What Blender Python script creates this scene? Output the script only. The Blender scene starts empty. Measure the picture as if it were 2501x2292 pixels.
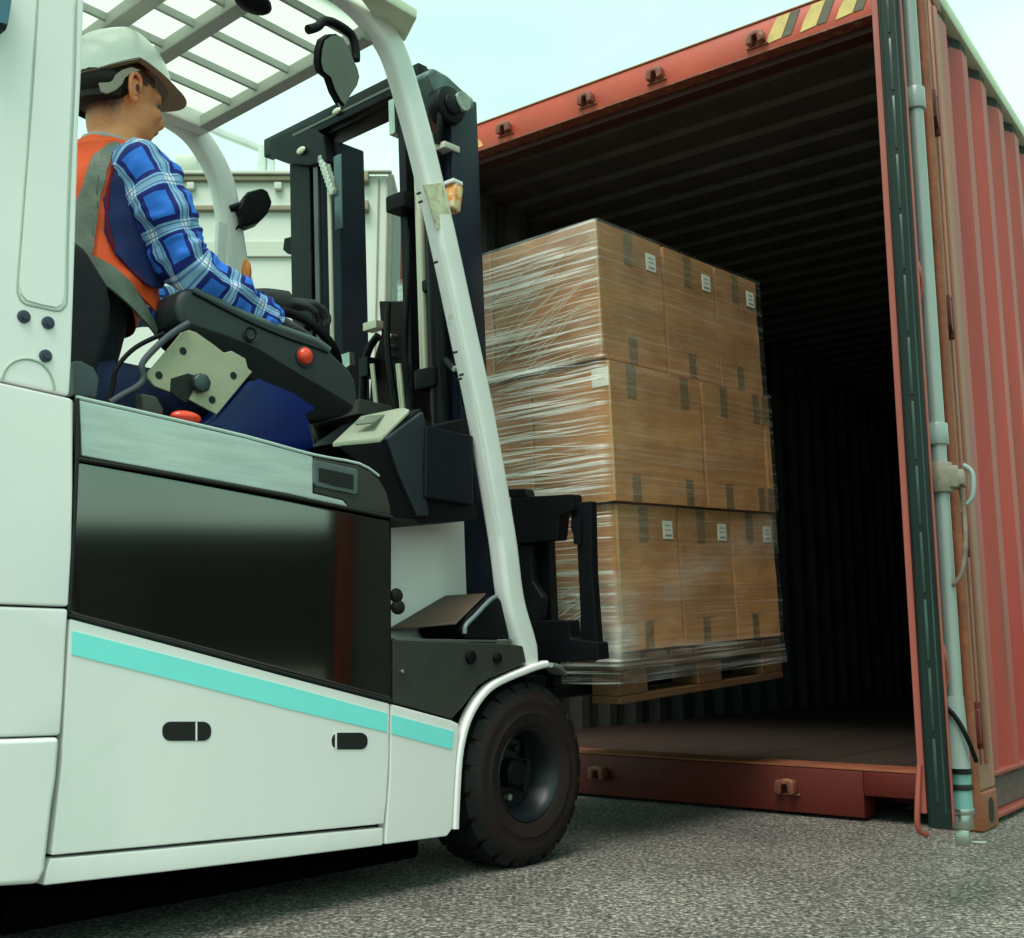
import bpy, bmesh, math, random
from math import sin, cos, tan, radians, pi, sqrt
from mathutils import Vector, Matrix, Quaternion, noise
random.seed(7)
S = bpy.context.scene
COL = S.collection
# ------------------------------------------------------------------ camera
CH = 0.5251; FPX = 2683.2; PW, PH = 2501.0, 2292.0; PITCH = radians(9.684)
cd = bpy.data.cameras.new('camera'); cam = bpy.data.objects.new('camera', cd); COL.objects.link(cam)
cam.location = (0, 0, CH); cam.rotation_euler = (pi/2 + PITCH, 0, 0)
cd.sensor_fit = 'HORIZONTAL'; cd.sensor_width = 36; cd.lens = 36*FPX/PW
cd.clip_start = 0.02; cd.clip_end = 500
cd.dof.use_dof = True; cd.dof.focus_distance = 2.7; cd.dof.aperture_fstop = 9
S.camera = cam
# ------------------------------------------------------------------ world, sun, exposure
W = bpy.data.worlds.new('World'); S.world = W; W.use_nodes = True
nt = W.node_tree; nt.nodes.clear()
out = nt.nodes.new('ShaderNodeOutputWorld'); bg = nt.nodes.new('ShaderNodeBackground')
sky = nt.nodes.new('ShaderNodeTexSky'); sky.sky_type = 'NISHITA'; sky.sun_disc = False
SUN_EL, SUN_AZ = radians(62), radians(209)      # azimuth clockwise from +Y
sky.sun_elevation = SUN_EL; sky.sun_rotation = SUN_AZ
sky.air_density = 1.0; sky.dust_density = 2.0; sky.ozone_density = 1.5
tc = nt.nodes.new('ShaderNodeTexCoord'); mp = nt.nodes.new('ShaderNodeMapping')
mp.inputs['Scale'].default_value = (1, 1, 2.2)
nz = nt.nodes.new('ShaderNodeTexNoise'); nz.inputs['Scale'].default_value = 1.6; nz.inputs['Detail'].default_value = 5; nz.inputs['Roughness'].default_value = .5
rp = nt.nodes.new('ShaderNodeValToRGB')
rp.color_ramp.elements[0].position = .38; rp.color_ramp.elements[0].color = (3.8, 8.0, 6.1, 1)
rp.color_ramp.elements[1].position = .66; rp.color_ramp.elements[1].color = (6.2, 8.7, 7.2, 1)
mx = nt.nodes.new('ShaderNodeMixRGB'); mx.inputs['Fac'].default_value = .94
L_ = nt.links.new
L_(tc.outputs['Generated'], mp.inputs['Vector']); L_(mp.outputs['Vector'], nz.inputs['Vector']); L_(nz.outputs['Fac'], rp.inputs['Fac'])
L_(sky.outputs['Color'], mx.inputs['Color1']); L_(rp.outputs['Color'], mx.inputs['Color2'])
L_(mx.outputs['Color'], bg.inputs['Color']); bg.inputs['Strength'].default_value = .1
L_(bg.outputs['Background'], out.inputs['Surface'])
sd = bpy.data.lights.new('sun', 'SUN'); sd.energy = 2.6; sd.angle = radians(38); sd.color = (1, .92, .87)
so = bpy.data.objects.new('sun', sd); COL.objects.link(so)
sv = Vector((sin(SUN_AZ)*cos(SUN_EL), cos(SUN_AZ)*cos(SUN_EL), sin(SUN_EL)))
so.rotation_euler = (-sv).to_track_quat('-Z', 'Y').to_euler()
S.render.engine = 'CYCLES'
S.view_settings.view_transform = 'Standard'; S.view_settings.look = 'None'
S.view_settings.exposure = 0.64; S.view_settings.gamma = 1; S.view_settings.use_curve_mapping = False

# ------------------------------------------------------------------ helpers
def ray(px, py):
    x = (px-PW/2)/FPX; y = -(py-PH/2)/FPX
    return Vector((x, cos(PITCH) - y*sin(PITCH), sin(PITCH) + y*cos(PITCH)))
O3 = Vector((0, 0, CH))
TO = Vector((0.05128766, 2.90989577, 0)); TA = radians(41)
TM = Matrix.Translation(TO) @ Matrix.Rotation(pi/2 - TA, 4, 'Z')   # truck frame: x forward, y left, z up
TMI = TM.inverted()
_o = TMI @ O3
def P(px, py, y=0.0):
    "where the sight line of a photo pixel meets the truck's upright plane y, in the truck's metres"
    d = (TMI.to_3x3() @ ray(px, py)); return _o + d*((y-_o.y)/d.y)
def PX(px, py, x, t=3.5):
    n = Vector((cos(radians(t)), 0, sin(radians(t)))); d = TMI.to_3x3() @ ray(px, py)
    return _o + d*((x*n.x - _o.dot(n))/d.dot(n))
def hexc(r, g, b):
    f = lambda c: (c/255/12.92 if c/255 <= .04045 else ((c/255+.055)/1.055)**2.4)
    return (f(r), f(g), f(b))
MATS = {}
def mat(name, col, rough=.5, metal=0, var=.12, vscale=6, bump=.0, bscale=80, coat=0, col2=None, c2pos=(.55, .72), c2scale=3, spec=.5, stretch=(1, 1, 1), detail=6, alpha=None, emit=None, c2r=None):
    if name in MATS: return MATS[name]
    m = bpy.data.materials.new(name); m.use_nodes = True; n = m.node_tree; N = n.nodes; b = N['Principled BSDF']; l = n.links.new
    b.inputs['Roughness'].default_value = rough; b.inputs['Metallic'].default_value = metal
    b.inputs['Coat Weight'].default_value = coat; b.inputs['Coat Roughness'].default_value = .08
    b.inputs['Specular IOR Level'].default_value = spec
    t = N.new('ShaderNodeTexCoord'); mpp = N.new('ShaderNodeMapping'); mpp.inputs['Scale'].default_value = stretch
    l(t.outputs['Object'], mpp.inputs['Vector'])
    n1 = N.new('ShaderNodeTexNoise'); n1.inputs['Scale'].default_value = vscale; n1.inputs['Detail'].default_value = detail; n1.inputs['Roughness'].default_value = .6
    l(mpp.outputs['Vector'], n1.inputs['Vector'])
    mr = N.new('ShaderNodeMapRange'); mr.inputs['From Min'].default_value = .3; mr.inputs['From Max'].default_value = .7
    mr.inputs['To Min'].default_value = 1-var; mr.inputs['To Max'].default_value = 1+var
    l(n1.outputs['Fac'], mr.inputs['Value'])
    mm = N.new('ShaderNodeMixRGB'); mm.blend_type = 'MULTIPLY'; mm.inputs['Fac'].default_value = 1; mm.inputs['Color1'].default_value = (*col, 1)
    l(mr.outputs['Result'], mm.inputs['Color2']); last = mm.outputs['Color']
    if col2:
        n2 = N.new('ShaderNodeTexNoise'); n2.inputs['Scale'].default_value = c2scale; n2.inputs['Detail'].default_value = 9; n2.inputs['Roughness'].default_value = .65
        l(mpp.outputs['Vector'], n2.inputs['Vector'])
        r2 = N.new('ShaderNodeMapRange'); r2.inputs['From Min'].default_value = c2pos[0]; r2.inputs['From Max'].default_value = c2pos[1]
        l(n2.outputs['Fac'], r2.inputs['Value'])
        m2 = N.new('ShaderNodeMixRGB'); l(r2.outputs['Result'], m2.inputs['Fac']); l(last, m2.inputs['Color1']); m2.inputs['Color2'].default_value = (*col2, 1)
        last = m2.outputs['Color']
        if c2r is not None:
            rr = N.new('ShaderNodeMapRange'); rr.inputs['To Min'].default_value = rough; rr.inputs['To Max'].default_value = c2r
            l(r2.outputs['Result'], rr.inputs['Value']); l(rr.outputs['Result'], b.inputs['Roughness'])
    l(last, b.inputs['Base Color'])
    if bump:
        n3 = N.new('ShaderNodeTexNoise'); n3.inputs['Scale'].default_value = bscale; n3.inputs['Detail'].default_value = 5
        l(mpp.outputs['Vector'], n3.inputs['Vector'])
        bp = N.new('ShaderNodeBump'); bp.inputs['Strength'].default_value = bump; bp.inputs['Distance'].default_value = .01
        l(n3.outputs['Fac'], bp.inputs['Height']); l(bp.outputs['Normal'], b.inputs['Normal'])
    if alpha is not None: b.inputs['Alpha'].default_value = alpha
    if emit: b.inputs['Emission Color'].default_value = (*emit[0], 1); b.inputs['Emission Strength'].default_value = emit[1]
    MATS[name] = m; return m
def link(name, bm_or_me, m, parent=None, smooth=False, M=None):
    if isinstance(bm_or_me, bmesh.types.BMesh):
        bmesh.ops.recalc_face_normals(bm_or_me, faces=bm_or_me.faces[:])
        me = bpy.data.meshes.new(name); bm_or_me.to_mesh(me); bm_or_me.free()
    else: me = bm_or_me
    if m and not me.materials:
        for q in (m if isinstance(m, (list, tuple)) else [m]): me.materials.append(q)
    if smooth:
        for p in me.polygons: p.use_smooth = True
        if smooth != 'all':
            try: me.set_sharp_from_angle(angle=radians(smooth if not isinstance(smooth, bool) else 35))
            except Exception: pass
    o = bpy.data.objects.new(name, me); COL.objects.link(o)
    if parent: o.parent = parent
    if M is not None: o.matrix_local = M
    return o
def tag(o, label=None, cat=None, group=None, kind=None):
    if label: o['label'] = label
    if cat: o['category'] = cat
    if group: o['group'] = group
    if kind: o['kind'] = kind
    return o
def empty(name, M, label, cat, group=None):
    o = bpy.data.objects.new(name, None); COL.objects.link(o); o.matrix_world = M; o.empty_display_size = .1
    return tag(o, label, cat, group)
def bevel(bm, w, seg=2, ang=30):
    es = [e for e in bm.edges if len(e.link_faces) == 2 and e.calc_face_angle(0) > radians(ang)]
    if es and w: bmesh.ops.bevel(bm, geom=es, offset=w, segments=seg, affect='EDGES', profile=.5, clamp_overlap=True)
def add_box(bm, lo, hi, R=None):
    lo = Vector(lo); hi = Vector(hi); c = (lo+hi)/2; s = hi-lo
    M = Matrix.Translation(c) @ Matrix.Diagonal((abs(s.x), abs(s.y), abs(s.z), 1))
    if R is not None: M = R @ M
    bmesh.ops.create_cube(bm, size=1, matrix=M)
def wn(o):
    md = o.modifiers.new('weighted', 'WEIGHTED_NORMAL'); md.keep_sharp = True; md.weight = 100; return o
def boxo(name, lo, hi, m, parent, bv=.003, R=None, M=None):
    bm = bmesh.new(); add_box(bm, lo, hi, R); bevel(bm, bv); return wn(link(name, bm, m, parent, 40, M)) if bv else link(name, bm, m, parent, False, M)
def prism(name, pts, vec, m, parent=None, bv=.004, M=None, bm=None, sm=40):
    "closed outline extruded along vec"
    own = bm is None
    if own: bm = bmesh.new()
    a = [bm.verts.new(p) for p in pts]; b = [bm.verts.new(Vector(p)+Vector(vec)) for p in pts]
    n = len(a)
    bm.faces.new(a); bm.faces.new(b[::-1])
    for i in range(n): bm.faces.new((a[i], b[i], b[(i+1) % n], a[(i+1) % n]))
    if not own: return
    bmesh.ops.recalc_face_normals(bm, faces=bm.faces[:])
    if bv: bevel(bm, bv, 2, 30)
    big = [f for f in bm.faces if len(f.verts) > 4]
    bmesh.ops.triangulate(bm, faces=big)
    return wn(link(name, bm, m, parent, sm, M)) if bv else link(name, bm, m, parent, False, M)
def panel(name, px, y, thick, m, parent, bv=.004):
    "side panel outlined on the truck's plane y, thickness going inward"
    return prism(name, [P(a, b, y) for a, b in px], (0, thick, 0), m, parent, bv)
def rot_to(v):
    return Vector((0, 0, 1)).rotation_difference(Vector(v).normalized()).to_matrix().to_4x4()
def add_cyl(bm, a, b, r, r2=None, seg=20, caps=True):
    a = Vector(a); b = Vector(b); r2 = r if r2 is None else r2
    M = Matrix.Translation((a+b)/2) @ rot_to(b-a)
    bmesh.ops.create_cone(bm, cap_ends=caps, segments=seg, radius1=r, radius2=r2, depth=(b-a).length, matrix=M)
def cylo(name, a, b, r, m, parent, r2=None, seg=20, bv=0, M=None):
    bm = bmesh.new(); add_cyl(bm, a, b, r, r2, seg)
    if bv: bevel(bm, bv, 2, 40)
    return link(name, bm, m, parent, 40, M)
def smoothpath(pts, n=6):
    pts = [Vector(p) for p in pts]
    if len(pts) < 3: return pts
    o = []
    for i in range(len(pts)-1):
        p0 = pts[max(i-1, 0)]; p1 = pts[i]; p2 = pts[i+1]; p3 = pts[min(i+2, len(pts)-1)]
        for k in range(n):
            t = k/n
            o.append(.5*((2*p1)+(-p0+p2)*t+(2*p0-5*p1+4*p2-p3)*t*t+(-p0+3*p1-3*p2+p3)*t**3))
    o.append(pts[-1]); return o
def sweep(bm, path, sec, side=Vector((0, 1, 0)), caps=True, scale=None, uv=None):
    "sec: list of (a,b): a along side, b along the in-plane normal"
    rings = []; n = len(path); length = 0
    for i, p in enumerate(path):
        t = (path[min(i+1, n-1)]-path[max(i-1, 0)]).normalized()
        s = (side - t*side.dot(t)).normalized(); q = t.cross(s)
        k = scale[i] if scale else 1.0
        kk = k if isinstance(k, (tuple, list)) else (k, k)
        rings.append([bm.verts.new(p+s*a*kk[0]+q*b*kk[1]) for a, b in sec])
    m = len(sec); uvl = bm.loops.layers.uv.verify() if uv else None
    lens = [0]
    for i in range(1, n): lens.append(lens[-1]+(path[i]-path[i-1]).length)
    for i in range(n-1):
        for j in range(m):
            j2 = (j+1) % m
            f = bm.faces.new((rings[i][j], rings[i][j2], rings[i+1][j2], rings[i+1][j]))
            if uv:
                for lp, (uu, vv) in zip(f.loops, ((lens[i], j/m*uv), (lens[i], (j+1)/m*uv), (lens[i+1], (j+1)/m*uv), (lens[i+1], j/m*uv))): lp[uvl].uv = (uu, vv)
    if caps: bm.faces.new(rings[0][::-1]); bm.faces.new(rings[-1])
    return rings
def circ(r, n=12, r2=None):
    r2 = r2 or r
    return [(r*cos(2*pi*i/n), r2*sin(2*pi*i/n)) for i in range(n)]
def rrect(w, h, r, n=4):
    o = []
    for cx, cy, a0 in ((w/2-r, h/2-r, 0), (-w/2+r, h/2-r, 90), (-w/2+r, -h/2+r, 180), (w/2-r, -h/2+r, 270)):
        for k in range(n+1):
            a = radians(a0+90*k/n); o.append((cx+r*cos(a), cy+r*sin(a)))
    return o
def tubeo(name, pts, r, m, parent, n=6, seg=10, M=None, side=Vector((0, 1, 0)), sm='all', scale=None):
    bm = bmesh.new(); path = smoothpath(pts, n) if n > 1 else [Vector(p) for p in pts]
    sweep(bm, path, circ(r, seg), side, True, scale)
    return link(name, bm, m, parent, 50, M)
def ball(bm, c, r, seg=16, rings=10, R=None):
    r = r if isinstance(r, (tuple, list)) else (r, r, r)
    M = Matrix.Translation(c) @ (R if R is not None else Matrix.Identity(4)) @ Matrix.Diagonal((*r, 1))
    bmesh.ops.create_uvsphere(bm, u_segments=seg, v_segments=rings, radius=1, matrix=M)
def lathe(bm, prof, c, axis, seg=48, mod=None):
    "profile (radius, height) revolved about axis"
    R = rot_to(axis); c = Vector(c); rs = []
    for i in range(seg):
        a = 2*pi*i/seg
        rs.append([bm.verts.new(c + (R @ Vector((r*cos(a)*(mod(i, k) if mod else 1), r*sin(a)*(mod(i, k) if mod else 1), hh)))) for k, (r, hh) in enumerate(prof)])
    for i in range(seg):
        A = rs[i]; B = rs[(i+1) % seg]
        for k in range(len(prof)-1):
            if prof[k][0] < 1e-6 and prof[k+1][0] < 1e-6: continue
            bm.faces.new((A[k], A[k+1], B[k+1], B[k]))
    bmesh.ops.remove_doubles(bm, verts=bm.verts[:], dist=1e-6)
    return rs

# ------------------------------------------------------------------ materials
M_WHITE = mat('truck_paint', (.88, .84, .84), .34, var=.035, vscale=2.5, coat=.35, col2=(.78, .79, .76), c2pos=(.58, .8), c2scale=2.2)
M_WHITE2 = mat('guard_paint', (.80, .81, .79), .38, var=.05, vscale=9, coat=.3, col2=(.55, .56, .50), c2pos=(.66, .78), c2scale=14)
M_HOOD = mat('brushed_hood', (.48, .54, .52), .30, metal=.25, var=.16, vscale=5, stretch=(1.2, 1, 11), coat=.3, col2=(.30, .48, .52), c2pos=(.55, .85), c2scale=1.6)
M_DARKP = mat('dark_gloss_panel', (.170, .178, .162), .075, metal=1, var=.06, vscale=2)
M_DGREY = mat('dark_grey_steel', (.035, .038, .032), .45, var=.14, vscale=30, bump=.12, bscale=300)
M_BLACK = mat('black_plastic', (.004, .0045, .006), .55, spec=.15, var=.2, vscale=10, bump=.08, bscale=240)
M_BLACKM = mat('black_mast_steel', (.005, .006, .008), .42, var=.35, vscale=9, stretch=(1, 1, .25), col2=(.03, .03, .027), c2pos=(.6, .8), c2scale=12, spec=.18)
M_MASTB = mat('blue_black_mast_paint', (.010, .015, .028), .40, var=.25, vscale=7, col2=(.05, .065, .08), c2pos=(.70, .82), c2scale=18, spec=.2)
M_SEAL = mat('rubber_seal', (.006, .006, .006), .7)
M_CYAN = mat('cyan_stripe', (.24, .88, .86), .32, var=.03, coat=.3)
M_UNDER = mat('underside_shade_black', (.0015, .0015, .0015), 1, spec=0, var=.1)  # shade under the truck painted in as a lightless black
M_RUBBER = mat('tyre_rubber', (.009, .009, .010), .7, spec=.25, var=.3, vscale=12, bump=.15, bscale=120, col2=(.05, .035, .03), c2pos=(.6, .85), c2scale=7)
M_SIDEW = mat('tyre_sidewall', (.017, .010, .009), .62, spec=.25, var=.25, vscale=10, bump=.1, bscale=140)
M_RIM = mat('rim_steel', (.008, .011, .014), .35, metal=.2, spec=.4, var=.3, vscale=14)
M_STEEL = mat('bare_steel', (.42, .44, .40), .32, metal=.9, var=.2, vscale=20)
M_ROD = mat('cream_piston_rod', (.56, .56, .43), .35, metal=.3, var=.1, stretch=(1, 1, .2), vscale=14)
M_ZINC = mat('bracket_plate', (.40, .40, .28), .5, var=.1, vscale=14, col2=(.28, .27, .18), c2pos=(.6, .8), c2scale=9, bump=.06)
M_ARM = mat('armrest_plastic', (.020, .028, .033), .46, var=.1, vscale=14, bump=.12, bscale=400)
M_RED = mat('red_plastic', (.85, .05, .015), .3, var=.04, coat=.4)
M_BLUEP = mat('blue_gloss_cover', (.002, .012, .13), .3, var=.3, vscale=3, spec=.3)
M_ORANGEL = mat('orange_lens', (.75, .20, .015), .18, var=.15, vscale=30, coat=.6)
M_SEAT = mat('seat_fabric', (.014, .015, .021), .85, var=.2, vscale=60, bump=.2, bscale=500)
M_MIRROR = mat('mirror_glass', (.80, .86, .80), .04, metal=1, var=.01)
M_BROWN = mat('step_mat', (.065, .042, .028), .55, var=.25, vscale=14)
M_RED_C = mat('container_red_shaded', (.105, .012, .008), .55, spec=.3, var=.22, vscale=3, col2=(.24, .065, .035), c2pos=(.56, .80), c2scale=2.2, bump=.06, bscale=60, stretch=(1, 1, .45))  # container red darkened to carry the shade on the sill
M_RED_S = mat('container_side_red_lit', (.38, .044, .035), .5, var=.28, vscale=3, col2=(.22, .065, .045), c2pos=(.52, .78), c2scale=3.4, bump=.06, bscale=60, stretch=(1, 1, .14))  # same red made brighter for the light on the side wall
M_RED_H = mat('container_red_header', (.44, .060, .028), .5, var=.16, vscale=4, col2=(.30, .09, .04), c2pos=(.6, .8), c2scale=6, bump=.05)
M_RUST = mat('container_rust_edge', (.26, .078, .032), .65, var=.3, vscale=10, col2=(.18, .06, .03), c2pos=(.5, .7), c2scale=14, bump=.2, bscale=90)
M_LUG = mat('keeper_paint', (.20, .055, .035), .55, var=.35, vscale=30, col2=(.30, .16, .08), c2pos=(.55, .65), c2scale=30, bump=.15, bscale=90)
M_POST = mat('container_post_faded', (.33, .15, .10), .6, var=.16, vscale=5, stretch=(1, 1, .12), col2=(.42, .13, .06), c2pos=(.5, .68), c2scale=2.4, bump=.1)
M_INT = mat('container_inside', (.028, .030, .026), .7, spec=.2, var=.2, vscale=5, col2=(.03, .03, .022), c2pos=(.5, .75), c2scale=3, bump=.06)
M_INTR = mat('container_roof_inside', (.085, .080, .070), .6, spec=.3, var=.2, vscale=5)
M_PLY = mat('plywood_floor', (.038, .023, .015), .6, var=.3, vscale=6, stretch=(.4, 3, 1), bump=.1)
M_RAILG = mat('rail_sky_tint', (.50, .56, .40), .45, var=.12, vscale=6)  # pale green is the sky's reflection put into the rail colour
M_GREEN = mat('green_lock_rod', (.27, .32, .30), .38, metal=.15, var=.16, vscale=7, stretch=(1, 1, .3), col2=(.42, .36, .36), c2pos=(.6, .75), c2scale=5, bump=.05, coat=.2)
M_TEAL = mat('teal_rod_end', (.18, .38, .36), .35, metal=.1, var=.15, vscale=20)
M_GASK = mat('door_gasket', (.006, .014, .012), .35, var=.4, vscale=10, stretch=(1, 1, .2), spec=.25)
M_GASKL = mat('gasket_lip', (.018, .045, .036), .3, var=.6, vscale=6, col2=(.012, .03, .025), c2pos=(.48, .56), c2scale=2.5)
M_PINK = mat('door_edge_paint', (.30, .065, .045), .5, var=.12, vscale=7, stretch=(1, 1, .2))
M_CARD = mat('cardboard', (.47, .225, .080), .75, var=.10, vscale=5, bump=.12, bscale=40, col2=(.27, .115, .040), c2pos=(.42, .68), c2scale=3, stretch=(1, 1, 2.5))
_cn = M_CARD.node_tree; _oi = _cn.nodes.new('ShaderNodeObjectInfo'); _cm = _cn.nodes.new('ShaderNodeMapRange'); _cm.inputs['To Min'].default_value = .80; _cm.inputs['To Max'].default_value = 1.18
_ck = _cn.nodes.new('ShaderNodeMixRGB'); _ck.blend_type = 'MULTIPLY'; _ck.inputs['Fac'].default_value = 1; _cp = _cn.nodes['Principled BSDF']
_cn.links.new(_oi.outputs['Random'], _cm.inputs['Value']); _cn.links.new(_cp.inputs['Base Color'].links[0].from_socket, _ck.inputs['Color1']); _cn.links.new(_cm.outputs['Result'], _ck.inputs['Color2']); _cn.links.new(_ck.outputs['Color'], _cp.inputs['Base Color'])
M_CARDF = mat('cardboard_flap_edge', (.50, .33, .17), .75, var=.1)
M_TAPE = mat('box_tape', (.20, .13, .065), .3, var=.3, vscale=60, coat=.3)
M_LABEL = mat('paper_label', (.74, .78, .70), .6, var=.05)
M_INK = mat('label_ink', (.25, .28, .24), .7)
M_WOOD = mat('pallet_wood', (.085, .036, .012), .7, var=.35, vscale=8, stretch=(.5, 6, 6), bump=.25, bscale=50)
M_LORRY = mat('lorry_white', (.58, .62, .56), .5, var=.04, vscale=1.5, col2=(.55, .60, .50), c2pos=(.55, .8), c2scale=1)
M_LORRYB = mat('lorry_rail_brown', (.24, .21, .13), .6, var=.15)
M_LORRYG = mat('lorry_band_grey', (.50, .55, .47), .6, var=.05)
M_SKIN = mat('skin', (.86, .34, .16), .5, var=.10, vscale=18, bump=.08, bscale=220)
M_HAIR = mat('short_hair', (.10, .045, .025), .75, var=.3, vscale=90, bump=.3, bscale=500)
M_HELM = mat('helmet_shell', (.80, .81, .79), .3, var=.05, vscale=5, coat=.4)
M_HELMB = mat('helmet_underside', (.30, .21, .12), .6, var=.1)
M_VEST = mat('hi_vis_orange', (.98, .105, .022), .7, var=.10, vscale=20, bump=.2, bscale=90)
M_REFL = mat('reflective_tape', (.15, .175, .145), .4, var=.12, vscale=30, bump=.15, bscale=120)
M_MAROON = mat('piping_and_recess_shade', (.16, .02, .04), .95, spec=.05)  # maroon vest edging; also paints the shade under the container's top rail
M_TROUS = mat('navy_trousers', (.010, .022, .085), .75, var=.3, vscale=12, bump=.3, bscale=60)
M_GLOVE = mat('grey_glove', (.05, .05, .06), .7, var=.25, vscale=30, bump=.3, bscale=120)
M_YELL = mat('hazard_yellow', (.60, .44, .15), .55, var=.15, vscale=20)
M_HBLK = mat('hazard_black', (.10, .09, .06), .6, var=.2)

def plaid():
    m = bpy.data.materials.new('plaid_shirt'); m.use_nodes = True; n = m.node_tree; N = n.nodes; l = n.links.new; b = N['Principled BSDF']
    b.inputs['Roughness'].default_value = .8
    uv = N.new('ShaderNodeUVMap'); sp = N.new('ShaderNodeSeparateXYZ'); l(uv.outputs['UV'], sp.inputs['Vector'])
    def mth(op, a, b_=None):
        k = N.new('ShaderNodeMath'); k.operation = op
        for i, v in enumerate((a, b_)):
            if v is None: continue
            if isinstance(v, (int, float)): k.inputs[i].default_value = v
            else: l(v, k.inputs[i])
        return k.outputs[0]
    def band(c, per, off):
        f = mth('FRACT', mth('ADD', mth('DIVIDE', c, per), off))
        d = mth('ABSOLUTE', mth('SUBTRACT', f, .5))
        wide = mth('LESS_THAN', d, .135)
        thin = mth('LESS_THAN', mth('ABSOLUTE', mth('SUBTRACT', d, .07)), .018)
        edge = mth('LESS_THAN', mth('ABSOLUTE', mth('SUBTRACT', d, .19)), .06)
        return wide, thin, edge
    wu, tu, eu = band(sp.outputs[0], .088, .1); wv, tv, ev = band(sp.outputs[1], .092, .35)
    def mixc(fac, a, c2):
        k = N.new('ShaderNodeMixRGB')
        if isinstance(fac, (int, float)): k.inputs['Fac'].default_value = fac
        else: l(fac, k.inputs['Fac'])
        for i, v in ((1, a), (2, c2)):
            if isinstance(v, tuple): k.inputs[i].default_value = (*v, 1)
            else: l(v, k.inputs[i])
        return k.outputs[0]
    c = mixc(mth('MAXIMUM', eu, ev), (.030, .20, .85), (.003, .012, .20))
    one = mth('MAXIMUM', wu, wv); both = mth('MULTIPLY', wu, wv)
    c = mixc(one, c, (.26, .46, .70)); c = mixc(both, c, (.74, .82, .92))
    th = mth('MULTIPLY', mth('MAXIMUM', tu, tv), one); c = mixc(mth('MULTIPLY', th, .75), c, (.03, .09, .40))
    l(c, b.inputs['Base Color'])
    t = N.new('ShaderNodeTexNoise'); t.inputs['Scale'].default_value = 300; bp = N.new('ShaderNodeBump'); bp.inputs['Strength'].default_value = .15; bp.inputs['Distance'].default_value = .004
    l(t.outputs['Fac'], bp.inputs['Height']); l(bp.outputs['Normal'], b.inputs['Normal'])
    return m
M_PLAID = plaid()

def asphalt():
    m = bpy.data.materials.new('asphalt'); m.use_nodes = True; n = m.node_tree; N = n.nodes; l = n.links.new; b = N['Principled BSDF']
    b.inputs['Roughness'].default_value = .85
    t = N.new('ShaderNodeTexCoord')
    v = N.new('ShaderNodeTexVoronoi'); v.inputs['Scale'].default_value = 74; v.inputs['Randomness'].default_value = 1
    l(t.outputs['Object'], v.inputs['Vector'])
    v2 = N.new('ShaderNodeTexNoise'); v2.inputs['Scale'].default_value = 98; v2.inputs['Detail'].default_value = 3; v2.inputs['Roughness'].default_value = .7; l(t.outputs['Object'], v2.inputs['Vector'])
    r = N.new('ShaderNodeValToRGB'); cr = r.color_ramp
    cr.elements[0].position = .36; cr.elements[0].color = (.022, .019, .017, 1)
    cr.elements[1].position = .66; cr.elements[1].color = (.37, .345, .30, 1)
    e = cr.elements.new(.5); e.color = (.112, .101, .088, 1)
    l(v2.outputs['Fac'], r.inputs['Fac'])
    hs = N.new('ShaderNodeSeparateXYZ'); l(v.outputs['Color'], hs.inputs['Vector'])
    mr = N.new('ShaderNodeMapRange'); mr.inputs['To Min'].default_value = .55; mr.inputs['To Max'].default_value = 1.45; l(hs.outputs[0], mr.inputs['Value'])
    mm = N.new('ShaderNodeMixRGB'); mm.blend_type = 'MULTIPLY'; mm.inputs['Fac'].default_value = 1; l(r.outputs['Color'], mm.inputs['Color1']); l(mr.outputs['Result'], mm.inputs['Color2'])
    big = N.new('ShaderNodeTexNoise'); big.inputs['Scale'].default_value = 1.1; big.inputs['Detail'].default_value = 4; l(t.outputs['Object'], big.inputs['Vector'])
    m3 = N.new('ShaderNodeMapRange'); m3.inputs['From Min'].default_value = .35; m3.inputs['From Max'].default_value = .65; m3.inputs['To Min'].default_value = .68; m3.inputs['To Max'].default_value = 1.2; l(big.outputs['Fac'], m3.inputs['Value'])
    m4 = N.new('ShaderNodeMixRGB'); m4.blend_type = 'MULTIPLY'; m4.inputs['Fac'].default_value = 1; l(mm.outputs['Color'], m4.inputs['Color1']); l(m3.outputs['Result'], m4.inputs['Color2'])
    l(m4.outputs['Color'], b.inputs['Base Color'])
    bp = N.new('ShaderNodeBump'); bp.inputs['Strength'].default_value = .9; bp.inputs['Distance'].default_value = .004
    ad = N.new('ShaderNodeMath'); ad.operation = 'SUBTRACT'; l(v2.outputs['Fac'], ad.inputs[0]); l(v.outputs['Distance'], ad.inputs[1])
    l(ad.outputs[0], bp.inputs['Height']); l(bp.outputs['Normal'], b.inputs['Normal'])
    return m
# ------------------------------------------------------------------ ground
bm = bmesh.new()
bmesh.ops.create_grid(bm, x_segments=60, y_segments=60, size=150)
for v in bm.verts: v.co.z = 0
tag(link('asphalt_ground', bm, asphalt(), None), kind='structure')

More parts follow.
